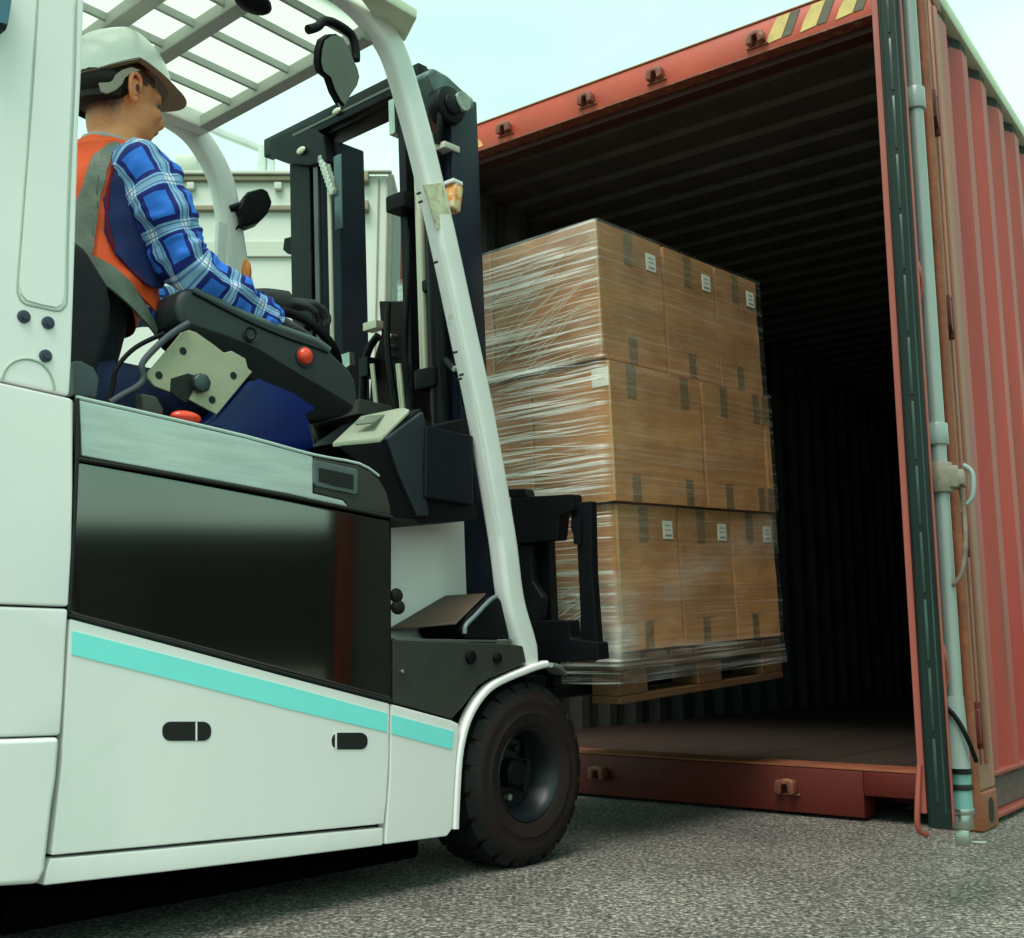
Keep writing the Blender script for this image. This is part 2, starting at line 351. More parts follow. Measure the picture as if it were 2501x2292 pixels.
# ================================================================== red container
CM = Matrix.Translation((1.4235, 3.4559, 0)) @ Matrix.Rotation(pi/2 - radians(36.868), 4, 'Z')  # x into container, y to the left, z up
CW, CL, CHT = 2.438, 12.19, 2.896
con = empty('red_shipping_container', CM, 'open red corrugated shipping container with its dark inside facing the forklift', 'container')
def corr(bm, length, z0, z1, yout, depth, period=.278, x0=.16, outward=-1):
    x = x0; pts = []
    while x < length:
        for dx, dd in ((0, 0), (.072, 0), (.072+.067, depth), (.072+.067+.072, depth)): pts.append((x+dx, yout-outward*dd))
        x += period
    return pts
def corr_panel(name, length, z0, z1, yout, depth, m, parent, inward, x0=.15, zi=None):
    pts = corr(None, length, z0, z1, yout, depth, x0=x0, outward=-inward)
    bm = bmesh.new(); a = []; 
    rows = [(z0, 0), (z1-.05, 0), (z1, 0)]
    grid = [[bm.verts.new((x, y, z)) for (x, y) in pts] for z, _ in ((z0, 0), (z1, 0))]
    for i in range(len(pts)-1): bm.faces.new((grid[0][i], grid[0][i+1], grid[1][i+1], grid[1][i]))
    o = link(name, bm, m, parent)
    return o
# right side wall (seen from outside): outer red sheet, inner grey sheet
corr_panel('side_panel', CL-.1, .16, 2.79, .005, .036, M_RED_S, con, 1, x0=.197)
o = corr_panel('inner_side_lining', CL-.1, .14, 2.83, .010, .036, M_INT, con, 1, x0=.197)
# tops of the outer ridges close under the rail with small sloped caps
bm = bmesh.new()
x = .197+.278-.067
while x < CL-.4:
    A = [(x, .041, 2.79), (x+.067, .005, 2.79), (x+.139, .005, 2.79), (x+.206, .041, 2.79)]; 
    vs = [bm.verts.new(p) for p in A]; bm.faces.new(vs)
    x += .278
link('ridge_caps', bm, M_MAROON, con)  # caps coloured dark like the shade around them
boxo('top_recess_shade', (.17, .036, 2.785), (CL, .05, 2.84), M_MAROON, con, 0)  # dark strip painting the shade between ridge tops and rail
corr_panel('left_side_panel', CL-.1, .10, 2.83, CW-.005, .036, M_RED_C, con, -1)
corr_panel('left_side_lining', CL-.1, .10, 2.846, CW-.066, -.036, mat('left_wall_lit_grey', (.085, .09, .085), .6, spec=.2, var=.2, vscale=5), con, 1, x0=.11)  # lining grey lightened for the light reaching this wall
# rails
bm = bmesh.new(); add_box(bm, (.178, -.004, 2.836), (CL, .056, 2.896)); bevel(bm, .008); link('top_side_rail', bm, M_RAILG, con, 40)
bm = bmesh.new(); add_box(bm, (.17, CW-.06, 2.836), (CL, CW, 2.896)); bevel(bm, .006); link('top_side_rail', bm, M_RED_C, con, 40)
for yy in (0, 1):
    y0, y1 = ((.002, .05) if yy == 0 else (CW-.05, CW-.002))
    bm = bmesh.new(); add_box(bm, (.17, y0, .148), (CL, y1, .163)); add_box(bm, (.17, y0, .018), (CL, y1, .033))
    yi = .038 if yy == 0 else CW-.05
    add_box(bm, (.17, yi, .033), (CL, yi+.010, .148)); bevel(bm, .003)
    link('bottom_side_rail', bm, M_PINK if yy == 0 else M_RED_C, con, 40)
bm = bmesh.new()
add_box(bm, (.18, .034, .036), (CL, .037, .146)); link('rail_web', bm, mat('rail_web_brown', (.14, .075, .07), .7, var=.3, vscale=30, bump=.3, bscale=120), con)  # darker brown sheet set on the recessed web
# corner posts
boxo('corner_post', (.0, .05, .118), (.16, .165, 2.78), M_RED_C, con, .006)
boxo('corner_post_face', (.0, -.002, .118), (.178, .048, 2.78), M_POST, con, .01)
bm = bmesh.new(); add_box(bm, (.060, -.014, .2), (.085, -.002, 2.76)); add_box(bm, (.012, -.010, .2), (.030, -.002, 2.76)); bevel(bm, .003); link('post_rib', bm, M_POST, con, 40)
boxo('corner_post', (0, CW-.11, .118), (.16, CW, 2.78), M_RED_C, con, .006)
# corner castings with oval holes
def casting(y0, y1, z0, z1, ms):
    bm = bmesh.new(); add_box(bm, (-.006, y0, z0), (.172, y1, z1)); bevel(bm, .008, 3)
    o = link('corner_casting', bm, M_RUST, con, 40)
    cy, cz = (y0+y1)/2, (z0+z1)/2
    sec = rrect(.055, .075, .026)
    q = prism('casting_hole', [Vector((.085+a, y0-.0015 if ms == 0 else y1+.0015, cz+b)) for a, b in sec], (0, .02 if ms == 0 else -.02, 0), M_SEAL, o, 0)
    q = prism('casting_hole', [Vector((-.0075, cy+a, cz+b)) for a, b in sec], (.02, 0, 0), M_SEAL, o, 0)
    return o
casting(-.006, .156, 0, .118, 0); casting(CW-.156, CW+.006, 0, .118, 1)
casting(-.006, .156, 2.78, 2.899, 0); casting(CW-.156, CW+.006, 2.78, 2.899, 1)
# sill
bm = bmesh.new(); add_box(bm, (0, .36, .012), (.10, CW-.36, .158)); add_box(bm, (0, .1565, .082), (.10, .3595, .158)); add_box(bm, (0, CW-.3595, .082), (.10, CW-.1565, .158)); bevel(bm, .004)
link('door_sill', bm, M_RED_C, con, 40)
bm = bmesh.new(); add_box(bm, (.0015, .157, .1595), (.17, CW-.157, .166)); bevel(bm, .002); link('threshold_plate', bm, M_RUST, con, 40)
# header
bm = bmesh.new(); add_box(bm, (0, .157, 2.772), (.06, CW-.157, 2.896)); bevel(bm, .004); link('door_header', bm, M_RED_H, con, 40)
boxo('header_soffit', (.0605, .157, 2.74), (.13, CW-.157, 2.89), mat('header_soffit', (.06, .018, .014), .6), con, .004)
boxo('header_lip', (-.004, .157, 2.764), (.055, CW-.157, 2.7715), M_LUG, con, .002)
boxo('roof_edge', (-.004, .0, 2.8965), (.08, CW, 2.903), M_RUST, con, .001)
# lock-rod keepers on header and sill
def keeper(y, z, top):
    bm = bmesh.new(); s = 1
    pr = [(-.045, -.022), (-.018, -.03), (-.012, .012), (.012, .012), (.018, -.03), (.045, -.022), (.040, .026), (0, .034), (-.040, .026)]
    a = [(-.001, y+p, z+q*s) for p, q in pr]
    prism('', a, (-.045, 0, 0), None, bm=bm); add_box(bm, (-.012, y-.055, z-.035), (0, y+.055, z-.026)); bevel(bm, .004)
    bmesh.ops.triangulate(bm, faces=[f for f in bm.faces if len(f.verts) > 4])
    bmesh.ops.scale(bm, vec=(.8, .8, .8), space=Matrix.Translation((0, -y, -z)), verts=bm.verts[:])
    return link('rod_keeper', bm, M_LUG, con, 40)
for y in (.617, 1.05, 1.38, 1.81): keeper(y, 2.822, 1)
for y in (.617, 1.364, 1.81): keeper(y, .094, 0)
# hazard stripes on the header corners
for k in range(3):
    y = .165+k*.135
    z0, z1 = 2.800, 2.888
    prism('hazard_stripe', [(-.0015, y+.050, z0), (-.0015, y+.085, z0), (-.0015, y+.045, z1), (-.0015, y+.010, z1)], (-.0012, 0, 0), M_HBLK, con, 0)
    prism('hazard_stripe', [(-.0015, y+.088, z0), (-.0015, y+.150, z0-.006), (-.0015, y+.135, z0+.030), (-.0015, y+.100, z1), (-.0015, y+.048, z1)], (-.0012, 0, 0), M_YELL, con, 0)
prism('hazard_patch', [(-.0015, CW-.20, 2.785), (-.0015, CW-.50, 2.785), (-.0015, CW-.485, 2.81), (-.0015, CW-.45, 2.85), (-.0015, CW-.44, 2.88), (-.0015, CW-.20, 2.88)], (-.0012, 0, 0), mat('faded_hazard', (.70, .33, .13), .5, var=.3, vscale=30), con, 0)
# roof: corrugations run across the width
bm = bmesh.new(); pts = []; x = .13
while x < CL-.1:
    for dx, dz in ((0, 2.842), (.09, 2.842), (.105, 2.864), (.19, 2.864)): pts.append((x+dx, dz))
    x += .2085
r0 = [bm.verts.new((x, .05, z)) for x, z in pts]; r1 = [bm.verts.new((x, CW-.05, z)) for x, z in pts]
for i in range(len(pts)-1): bm.faces.new((r0[i], r0[i+1], r1[i+1], r1[i]))
link('roof_lining', bm, M_INTR, con)
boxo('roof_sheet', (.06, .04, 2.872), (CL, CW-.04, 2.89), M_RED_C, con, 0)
# back wall, corrugated
bm = bmesh.new(); pts = []; y = .04
while y < CW-.04:
    for dy, dx in ((0, 0), (.07, 0), (.10, .04), (.17, .04)): pts.append((y+dy, CL-.06+dx))
    y += .2
r0 = [bm.verts.new((x, y, .1)) for y, x in pts]; r1 = [bm.verts.new((x, y, 2.86)) for y, x in pts]
for i in range(len(pts)-1): bm.faces.new((r0[i], r0[i+1], r1[i+1], r1[i]))
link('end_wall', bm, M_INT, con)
boxo('end_wall_skin', (CL-.01, 0, .02), (CL, CW, 2.89), M_RED_C, con, 0)
# floor boards
fm = None
for k in range(8):
    w = (CW-.12)/8; y0 = .06+k*w
    boxo('floor_board', (.171, y0+.002, .10), (CL-.02, y0+w-.002, .150), M_PLY, con, .003)
for k in range(5): boxo('cross_member', (.3+k*.6, .06, .03), (.36+k*.6, CW-.06, .095), M_RED_C, con, 0)

# ================================================================== opened right door (hinged at the right post, standing open towards the camera)
E0 = Vector((.9055, 2.37, 0)); H0 = Vector((1.388, 3.41, 0)); dd = (H0-E0).normalized()
DM = Matrix.Translation(E0) @ Matrix(((dd.x, -dd.y, 0, 0), (dd.y, dd.x, 0, 0), (0, 0, 1, 0), (0, 0, 0, 1)))   # x edge->hinge, y to the left (inner side)
DLn = (H0-E0).length
door = bpy.data.objects.new('container_door', None); COL.objects.link(door); door.parent = con; door.matrix_parent_inverse = Matrix.Identity(4); door.matrix_local = CM.inverted() @ DM
DZ0, DZ1 = .205, 2.765
boxo('door_leaf', (.012, .004, DZ0), (DLn-.02, .036, DZ1), mat('door_skin_shaded', (.12, .022, .022), .6), door, .004)  # door red darkened, shadow on the outer face painted in
boxo('door_inner_edge', (.0, .040, DZ0-.005), (.05, .055, DZ1), M_PINK, door, .003)
boxo('door_inner_skin', (.055, .0365, DZ0), (DLn-.02, .039, DZ1), mat('door_inner_grey', (.17, .18, .165), .6), door, 0)
# gasket: rounded rubber profile with lip down the free edge
bm = bmesh.new(); sweep(bm, [Vector((-.004, .016, DZ0-.03)), Vector((-.004, .016, DZ1))], [(a, b) for a, b in rrect(.046, .022, .008)], Vector((0, 1, 0)))
link('door_gasket', bm, M_GASK, door, 40)
bm = bmesh.new()
z = DZ0+.02
while z < DZ1-.2:
    add_box(bm, (-.0175, .014, z), (-.0150, .0205, z+.13)); z += .145
bevel(bm, .002); o = link('gasket_lip', bm, M_GASKL, door, 40)
boxo('gasket_lip_strip', (-.0165, .001, DZ0), (-.015, .004, DZ1), M_GASKL, door, .0008)
boxo('outer_flange', (-.006, -.0115, DZ0-.02), (.03, -.0075, DZ1), M_PINK, door, .002)
# corrugated outer skin with horizontal ribs (seen almost edge-on)
RX, RY, RR = .085, -.023, .0175
RB = .045
bm = bmesh.new(); add_cyl(bm, (RX, RY, .19), (RX, RY, 2.80), RR, seg=28); link('lock_rod', bm, M_GREEN, door, 60)
RX2 = .62
bm = bmesh.new(); add_cyl(bm, (RX2, RY, .12), (RX2, RY, 2.80), RR*.85, seg=20); link('lock_rod', bm, M_RUST, door, 60)
for zc, hh in ((1.835, .055), (1.02, .05), (2.45, .05)):
    bm = bmesh.new(); add_cyl(bm, (RX, RY, zc-hh/2), (RX, RY, zc+hh/2), RR+.006, seg=28); add_box(bm, (RX-.012, RY, zc-hh/2), (RX+.012, .0, zc+hh/2)); add_box(bm, (RX-.05, -.010, zc-hh/2), (RX+.05, -.001, zc+hh/2)); bevel(bm, .003)
    link('rod_guide', bm, M_GREEN, door, 40)
# handle hub, handle bar and hanging seal bits
bm = bmesh.new(); add_cyl(bm, (RX, RY, .885), (RX, RY, .955), RR+.010, seg=20); add_box(bm, (RX-.02, RY-.040, .895), (RX+.03, RY-.01, .945)); add_box(bm, (RX-.02, RY-.052, .90), (RX+.04, RY-.035, .935)); bevel(bm, .005); link('handle_hub', bm, mat('rusty_hub', (.22, .20, .15), .5, var=.3, vscale=30), door, 40)
bm = bmesh.new(); pth = smoothpath([(RX+.01, RY-.036, .93), (RX+.012, RY-.044, .86), (RX, RY-.044, .78), (RX-.01, RY-.034, .71), (RX-.01, RY-.014, .68)], 6); sweep(bm, pth, rrect(.010, .016, .004), Vector((0, 1, 0))); link('door_handle', bm, mat('rusty_handle', (.16, .11, .08), .5, var=.4, vscale=30), door, 50)
tubeo('handle_link', [(RX+.02, RY-.048, .95), (RX+.022, RY-.066, .93), (RX+.02, RY-.064, .88), (RX+.02, RY-.05, .86)], .006, M_GREEN, door)
for zc in (1.42, .55, 2.2):
    tubeo('edge_bracket', [(.05, -.008, zc), (.04, -.013, zc-.03), (.045, -.013, zc-.07), (.05, -.004, zc-.10)], .004, M_PINK, door)
LB = Matrix.Translation((0, 0, RB))
# bottom of the rod: plate clamp, rings and cam
bm = bmesh.new(); sweep(bm, [Vector((RX-.01, RY+.004, .245)), Vector((RX-.01, RY+.004, .395))], rrect(.055, .055, .02), Vector((0, 1, 0)), scale=[1.0, .82]); link('rod_clamp_plate', bm, M_GREEN, door, 50, LB)
tubeo('clamp_strap', [(RX-.035, RY+.035, .39), (RX-.042, RY, .355), (RX-.042, RY-.022, .31), (RX-.02, RY-.036, .26)], .005, M_BLACK, door, M=LB)
for zc, rr in ((.238, .026), (.205, .026), (.155, .025)):
    bm = bmesh.new(); add_cyl(bm, (RX, RY, zc-.006), (RX, RY, zc+.006), rr, seg=24); bevel(bm, .002); link('rod_ring', bm, M_SEAL if rr == .026 else M_STEEL, door, 40, LB)
cylo('rod_end', (RX, RY, .15), (RX, RY, .245), .0225, M_TEAL, door, seg=24, M=LB)
bm = bmesh.new(); add_cyl(bm, (RX, RY, .118), (RX, RY, .15), .021, seg=20); add_box(bm, (RX-.022, RY-.012, .085), (RX+.006, RY+.016, .118)); add_box(bm, (RX-.02, RY-.045, .090), (RX, RY-.014, .098)); bevel(bm, .003); link('rod_cam', bm, M_STEEL, door, 40, LB)
tubeo('lower_flange_bend', [(.0, .050, .30), (-.006, .058, .22), (.0, .060, .17), (.02, .045, .155)], .006, M_PINK, door)
# hinges near the post
for zc in (.32, .9, 1.6, 2.3):
    bm = bmesh.new(); add_box(bm, (DLn-.09, -.03, zc-.05), (DLn+.01, -.003, zc+.05)); add_cyl(bm, (DLn+.012, -.02, zc-.07), (DLn+.012, -.02, zc+.07), .014); bevel(bm, .004); link('hinge', bm, M_RED_C, door, 40)
# rope-like seal cable by the lower hinge
cbl = tubeo('tie_cable', [(-.012, .03, .42), (-.03, .01, .40), (-.028, .0, .34), (-.022, .02, .31), (-.03, .04, .29), (-.03, .012, .22), (-.02, -.004, .16)], .005, M_PINK, con)

# ================================================================== forklift
fk = empty('forklift', TM, 'white electric forklift with cyan side stripe, dark panel and black mast carrying the wrapped load', 'forklift')
WT = 1.10
def ext(pts): return pts
# --- hull behind the panels
hull = [P(-500, 933, .03), P(176, 972, .03), P(600, 1075, .03), P(870, 1145, .03), P(945, 1230, .03), P(955, 1290, .03), P(955, 2040, .03), P(104, 2140, .03), P(-500, 2190, .03)]
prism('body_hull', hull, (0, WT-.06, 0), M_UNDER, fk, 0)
boxo('under_shade_block', (-1.30, .10, .050), (-.30, WT-.10, .15), M_UNDER, fk, .01)  # added low block that keeps light out from under the truck
boxo('rear_shade_block', (-2.0, .10, .060), (-1.301, WT-.10, .20), M_UNDER, fk, .01)  # added block, continues the light blocking under the rear
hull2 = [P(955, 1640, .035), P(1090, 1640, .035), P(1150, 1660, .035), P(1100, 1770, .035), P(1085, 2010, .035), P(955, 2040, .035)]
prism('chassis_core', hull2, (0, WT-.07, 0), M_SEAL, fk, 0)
# --- rear pillar
rp_ = [(-460, -260), (212, -260), (207, 2), (200, 186), (193, 326), (186, 580), (176, 880), (171, 967), (0, 929), (-460, 825)]
panel('rear_pillar', rp_, .004, .10, M_WHITE, fk, .006)
def groove(px, y, r, m=M_WHITE, n=5, name='pressed_groove'):
    return tubeo(name, [P(a, b, y) for a, b in px], r, m, fk, n, 8)
M_GRV = mat('pressed_line', (.40, .48, .40), .4)
groove([(91, -5), (78, 200), (64, 400), (52, 560), (42, 690), (45, 722), (60, 742), (100, 752), (140, 760), (156, 750), (163, 725), (165, 600), (172, 400), (181, 200), (186, -5)], .0045, .0022, M_GRV, name='recess_outline')
bm = bmesh.new(); prism('', [P(a, b, .0005) for a, b in [(97, 0), (84, 200), (70, 400), (58, 560), (49, 690), (52, 716), (66, 733), (104, 744), (138, 750), (151, 742), (156, 722), (159, 600), (166, 400), (175, 200), (180, 0)]], (0, .003, 0), None, bm=bm)
bevel(bm, .0012); bmesh.ops.triangulate(bm, faces=[f for f in bm.faces if len(f.verts) > 4]); wn(link('raised_field', bm, M_WHITE, fk, 40))
groove([(5, 928), (12, 905), (30, 886), (60, 877), (92, 884), (115, 903), (128, 930), (132, 955)], .0045, .0028, M_GRV, name='arc_groove')
for a, b in ((58, 774), (117, 789), (111, 870)):
    c = P(a, b, .003); bm = bmesh.new(); add_cyl(bm, c+Vector((0, -.004, 0)), c+Vector((0, .004, 0)), .0115, seg=20); bevel(bm, .0015, 2, 50); add_cyl(bm, c+Vector((0, -.0065, 0)), c, .006, seg=6); link('bolt_cap', bm, mat('bolt_navy', (.03, .04, .07), .45), fk, 40)
# work lamp at the far upper left
bm = bmesh.new(); prism('', [P(a, b, -.03) for a, b in [(-60, -40), (34, -40), (20, 58), (-60, 50)]], (0, .06, 0), None, bm=bm); bevel(bm, .006); link('rear_lamp', bm, mat('lamp_teal', (.03, .12, .20), .25, coat=.5), fk, 40)
bm = bmesh.new(); prism('', [P(a, b, -.032) for a, b in [(-60, 52), (19, 60), (14, 74), (-60, 72)]], (0, .064, 0), None, bm=bm); link('lamp_bezel', bm, M_BLACK, fk)
# --- counterweight side, split at its moulded lines
cwr = lambda y: None
panel('counterweight_upper', [(-460, 826), (0, 934), (171, 972.5), (180, 977), (179, 1200), (176, 1340), (168, 1482), (0, 1476), (-460, 1462)], -.004, .11, M_WHITE, fk, .005)
panel('counterweight_middle', [(-460, 1467), (0, 1481), (168, 1487), (163, 1560), (156, 1700), (149, 1797), (0, 1802), (-460, 1810)], -.004, .11, M_WHITE, fk, .006)
cwl = [(-460, 1816), (0, 1806), (148, 1801), (140, 1900), (129, 1971), (119, 2060), (112, 2125), (96, 2160), (0, 2166), (-460, 2180)]
bm = bmesh.new(); prism('', [P(a, b, -.007) for a, b in cwl], (0, .12, 0), None, bm=bm); bmesh.ops.recalc_face_normals(bm, faces=bm.faces[:]); bevel(bm, .009, 4); bmesh.ops.triangulate(bm, faces=[f for f in bm.faces if len(f.verts) > 4]); wn(link('counterweight_lower', bm, M_WHITE, fk, 60))
# --- hood panel
panel('hood_side_panel', [(194, 977), (400, 1024), (600, 1071), (765, 1116), (765, 1205), (838, 1222), (853, 1240), (700, 1206), (450, 1160), (200, 1114)], .002, .03, M_HOOD, fk, .003)
panel('hood_end_cap', [(768, 1117), (877, 1138), (905, 1152), (928, 1172), (944, 1200), (953, 1232), (957, 1259), (855, 1241), (840, 1221), (768, 1204)], .003, .03, M_DGREY, fk, .004)
tubeo('hood_trim', [P(a, b, .012) for a, b in [(186, 970), (400, 1019), (600, 1066), (765, 1111), (877, 1133), (925, 1163)]], .0035, mat('trim_light', (.45, .55, .52), .3), fk, 3, 8)
# recessed grip
pr_out = [(767, 1123), (872, 1146), (876, 1154), (875, 1205), (868, 1208), (773, 1188), (767, 1180)]
panel('grip_frame', pr_out, -.003, .02, mat('grip_grey', (.09, .115, .12), .45), fk, .003)
panel('grip_recess', [(779, 1142), (864, 1160), (864, 1196), (810, 1186), (796, 1180), (779, 1176)], -.0045, .02, M_SEAL, fk, .001)
tubeo('hood_seal', [P(a, b, .001) for a, b in [(182, 1120), (450, 1166), (700, 1212), (957, 1264)]], .0045, M_SEAL, fk, 3, 8)
tubeo('vertical_seal', [P(a, b, .001) for a, b in [(187, 974), (189, 1060), (184, 1200), (178, 1340), (168, 1495)]], .0045, M_SEAL, fk, 3, 8)
# --- dark gloss panel
panel('battery_door', [(192, 1129), (450, 1176), (700, 1222), (954, 1273), (956, 1400), (957, 1708), (700, 1640), (450, 1573), (200, 1508), (171, 1499), (178, 1340)], .0, .03, M_DARKP, fk, .005)
tubeo('lower_seal', [P(a, b, .001) for a, b in [(167, 1500), (200, 1513), (450, 1578), (700, 1646), (955, 1713)]], .004, M_SEAL, fk, 3, 8)
# --- white lower panels
panel('lower_side_panel', [(171, 1511), (450, 1585), (700, 1653), (952, 1719), (950, 1860), (945, 1950), (938, 2013), (700, 2036), (400, 2065), (126, 2090), (140, 1971), (152, 1860), (160, 1700)], -.001, .03, M_WHITE, fk, .0035)
panel('front_side_panel', [(956, 1720), (1103, 1760), (1120, 1768), (1122, 1780), (1115, 1850), (1109, 1933), (1106, 2024), (1092, 2043), (942, 2063), (946, 1990), (953, 1900), (955, 1790)], -.001, .03, M_WHITE, fk, .0035)
panel('rocker_strip', [(124, 2098), (400, 2073), (700, 2044), (937, 2022), (936, 2065), (700, 2095), (400, 2131), (106, 2164), (112, 2130)], .0, .04, M_WHITE, fk, .004)
panel('stripe_band', [(176, 1541), (450, 1611), (700, 1676), (946, 1743), (946, 1789), (700, 1731), (450, 1667), (175, 1599)], -.0025, .002, M_CYAN, fk, 0)
panel('stripe_band', [(957, 1746), (1109, 1787), (1104, 1831), (956, 1792)], -.0025, .002, M_CYAN, fk, 0)
def slot(x0, x1, y0, y1, bar):
    def rr(a0, a1, b0, b1, r):
        o = []
        for cx, cy, s in ((a1-r, b0+r, 270), (a1-r, b1-r, 0), (a0+r, b1-r, 90), (a0+r, b0+r, 180)):
            for k in range(6): a = radians(s+18*k); o.append((cx+r*cos(a), cy+r*sin(a)))
        return o
    o = panel('grab_slot', rr(x0, x1, y0, y1, (y1-y0)/2*.85), -.0022, .004, M_SEAL, fk, 0)
    q = prism('slot_bar', [P(a, b, -.003) for a, b in [(bar-2, y0+1), (bar+2, y0+1), (bar+2, y1-1), (bar-2, y1-1)]], (0, .004, 0), M_WHITE, o, 0)
slot(397, 516, 1763, 1810, 480); slot(811, 898, 1790, 1831, 821)
# --- step panel & fender
panel('step_side_plate', [(960, 1562), (1100, 1568), (1244, 1573), (1278, 1578), (1286, 1618), (1240, 1640), (1196, 1658), (1168, 1676), (1145, 1708), (1128, 1730), (1104, 1755), (1030, 1735), (960, 1716)], .003, .03, M_DGREY, fk, .004)
for a, b, r in ((1149, 1606, .016), (1214, 1608, .013)):
    c = P(a, b, .0); cylo('plate_knob', c+Vector((0, -.008, 0)), c+Vector((0, .006, 0)), r, M_BLACK, fk, seg=18, bv=.003)
c = P(983, 1641, .0); cylo('plate_screw', c+Vector((0, -.004, 0)), c+Vector((0, .004, 0)), .005, M_STEEL, fk, seg=12, bv=.001)
arch = [(1106, 2024), (1110, 1933), (1116, 1850), (1126, 1795), (1143, 1746), (1172, 1700), (1210, 1668), (1290, 1634), (1330, 1622)]
bm = bmesh.new(); pth = smoothpath([P(a, b, .01) for a, b in arch], 6)
sweep(bm, pth, rrect(.03, .018, .006), Vector((0, 1, 0))); link('wheel_arch_trim', bm, M_WHITE, fk, 50)
# plates carrying the arch inwards over the wheel
bm = bmesh.new(); sweep(bm, [p+Vector((0, .10, 0)) for p in pth], [(a, b) for a, b in rrect(.19, .006, .002)], Vector((0, 1, 0))); link('wheel_arch_liner', bm, M_SEAL, fk, 40)
e1 = P(1330, 1624, .01)
bm = bmesh.new(); pts = smoothpath([e1, Vector((e1.x+.06, .03, e1.z-.006)), Vector((e1.x+.12, .06, e1.z-.022))], 5); sweep(bm, pts, rrect(.05, .012, .004), Vector((0, 1, 0))); link('fender_nose', bm, mat('fender_nose', (.30, .34, .33), .3, metal=.3), fk, 50)
boxo('front_frame', (e1.x-.02, .06, .26), (e1.x+.07, WT-.06, e1.z-.03), M_BLACK, fk, .006)
# --- footwell
panel('cowl_panel', [(950, 1180), (1195, 1180), (1205, 1290), (1235, 1440), (1250, 1500), (1252, 1572), (950, 1572)], .20, .02, M_WHITE, fk, .003)
boxo('footwell_floor', (P(958, 1560, 0).x, .035, P(958, 1575, .03).z-.02), (.02, 1.05, P(958, 1575, .03).z-.004), M_BLACK, fk, .003)
st = [P(a, b, .03) for a, b in [(1140, 1560), (1130, 1538), (1150, 1500), (1198, 1458), (1215, 1455), (1228, 1470), (1246, 1562)]]
prism('step_box', st, (0, .16, 0), M_BLACK, fk, .006)
prism('step_mat', [P(1130, 1530, .03)+Vector((-.01, .012, .004)), P(1200, 1458, .03)+Vector((-.008, .012, .004)), P(1200, 1458, .03)+Vector((-.0, .165, .004)), P(1130, 1530, .03)+Vector((-.10, .165, -.012))], (0, 0, .006), M_BROWN, fk, .002)
tubeo('step_edge_highlight', [P(a, b, .028) for a, b in [(1135, 1548), (1138, 1528), (1160, 1505), (1195, 1468), (1212, 1457)]], .006, mat('step_highlight_grey', (.16, .20, .22), .3), fk, 4, 8)  # pale tube paints the highlight along the step's rounded edge
boxo('step_rail', (P(958, 1560, .03).x, .02, P(958, 1566, .03).z), (P(1244, 1560, .03).x, .04, P(958, 1566, .03).z+.006), M_STEEL, fk, .001)
boxo('pedal', (-.50, .30, .60), (-.42, .38, .62), M_SEAL, fk, .008)
ped = P(968, 1455, .10); bm = bmesh.new(); ball(bm, ped, (.02, .01, .018)); ball(bm, ped+Vector((.006, 0, -.028)), (.022, .01, .018)); link('pedal_lever', bm, M_SEAL, fk, 'all')
# --- dashboard tower
dash = [P(a, b, .06) for a, b in [(812, 1082), (930, 1074), (960, 1045), (1030, 995), (1040, 1022), (1060, 1038), (1140, 1020), (1152, 1110), (1176, 1262), (1165, 1270), (1035, 1281), (1015, 1270), (957, 1262), (950, 1215), (925, 1168), (880, 1136)]]
prism('dash_tower', dash, (0, .30, 0), M_BLACK, fk, .008)
boxo('cable_box', P(1034, 1040, .05)+Vector((0, -.01, -.0)), P(1150, 1235, .05)+Vector((0, .02, 0)), mat('blue_black_plastic', (.006, .008, .014), .4, spec=.25), fk, .006)
prism('dash_chamfer', [P(a, b, .048) for a, b in [(945, 1070), (985, 1040), (1035, 1004), (1042, 1040), (1035, 1150), (1050, 1262), (1020, 1262), (975, 1160)]], (0, .02, 0), mat('dash_slate', (.014, .020, .028), .45), fk, .006)
top = [P(812, 1083, .06), P(930, 1073, .06), P(972, 1035, .06), P(1000, 1003, .06)]
tp = [top[0]+Vector((0, 0, .002)), top[1]+Vector((0, 0, .002)), top[3]+Vector((0, 0, .003)), P(985, 995, .12), P(880, 1017, .22)]
prism('dash_top_pad', tp, (0, 0, -.012), mat('dash_pad_light', (.42, .44, .34), .35, coat=.3), fk, .003)
prism('dash_display', [P(868, 1044, .10)+Vector((0, 0, .004)), P(912, 1040, .10)+Vector((0, 0, .004)), P(940, 1020, .13)+Vector((0, 0, .004)), P(896, 1024, .14)+Vector((0, 0, .004))], (0, 0, .004), mat('display_grey', (.14, .14, .10), .3), fk, .001)
boxo('dash_rear_cowl', P(876, 1012, .28), P(960, 992, .28)+Vector((0, .2, .0)), M_DGREY, fk, .004)
# --- guard: near and far pillars bending into the roof
def guard(px, yf, w=.072, d=.052, name='guard_pillar', tap=None):
    pts = smoothpath([P(a, b, yf(b)) for a, b in px], 8); bm = bmesh.new()
    sc = [(1.0, (1.0 if i > 6 else .62+.06*i)) for i in range(len(pts))] if tap else None
    sweep(bm, pts, rrect(d, w, .016, 5), Vector((0, 1, 0)), scale=sc); return link(name, bm, M_WHITE2, fk, 60)
near = [(1287, 1622), (1275, 1570), (1246, 1465), (1224, 1300), (1174, 1017), (1128, 800), (1085, 600), (1051, 454), (1013, 303), (968, 151), (928, 76), (867, 5), (790, -52), (650, -140), (400, -290)]
yn = lambda b: .03+max(0, min(1, (1300-b)/1300))*.06
guard(near, yn, tap=True)
far = [(640, 830), (600, 740), (575, 640), (562, 560), (549, 480), (535, 430), (510, 378), (472, 325), (425, 288), (370, 262), (250, 215)]
guard(far, lambda b: .90, w=.075, name='far_guard_pillar')
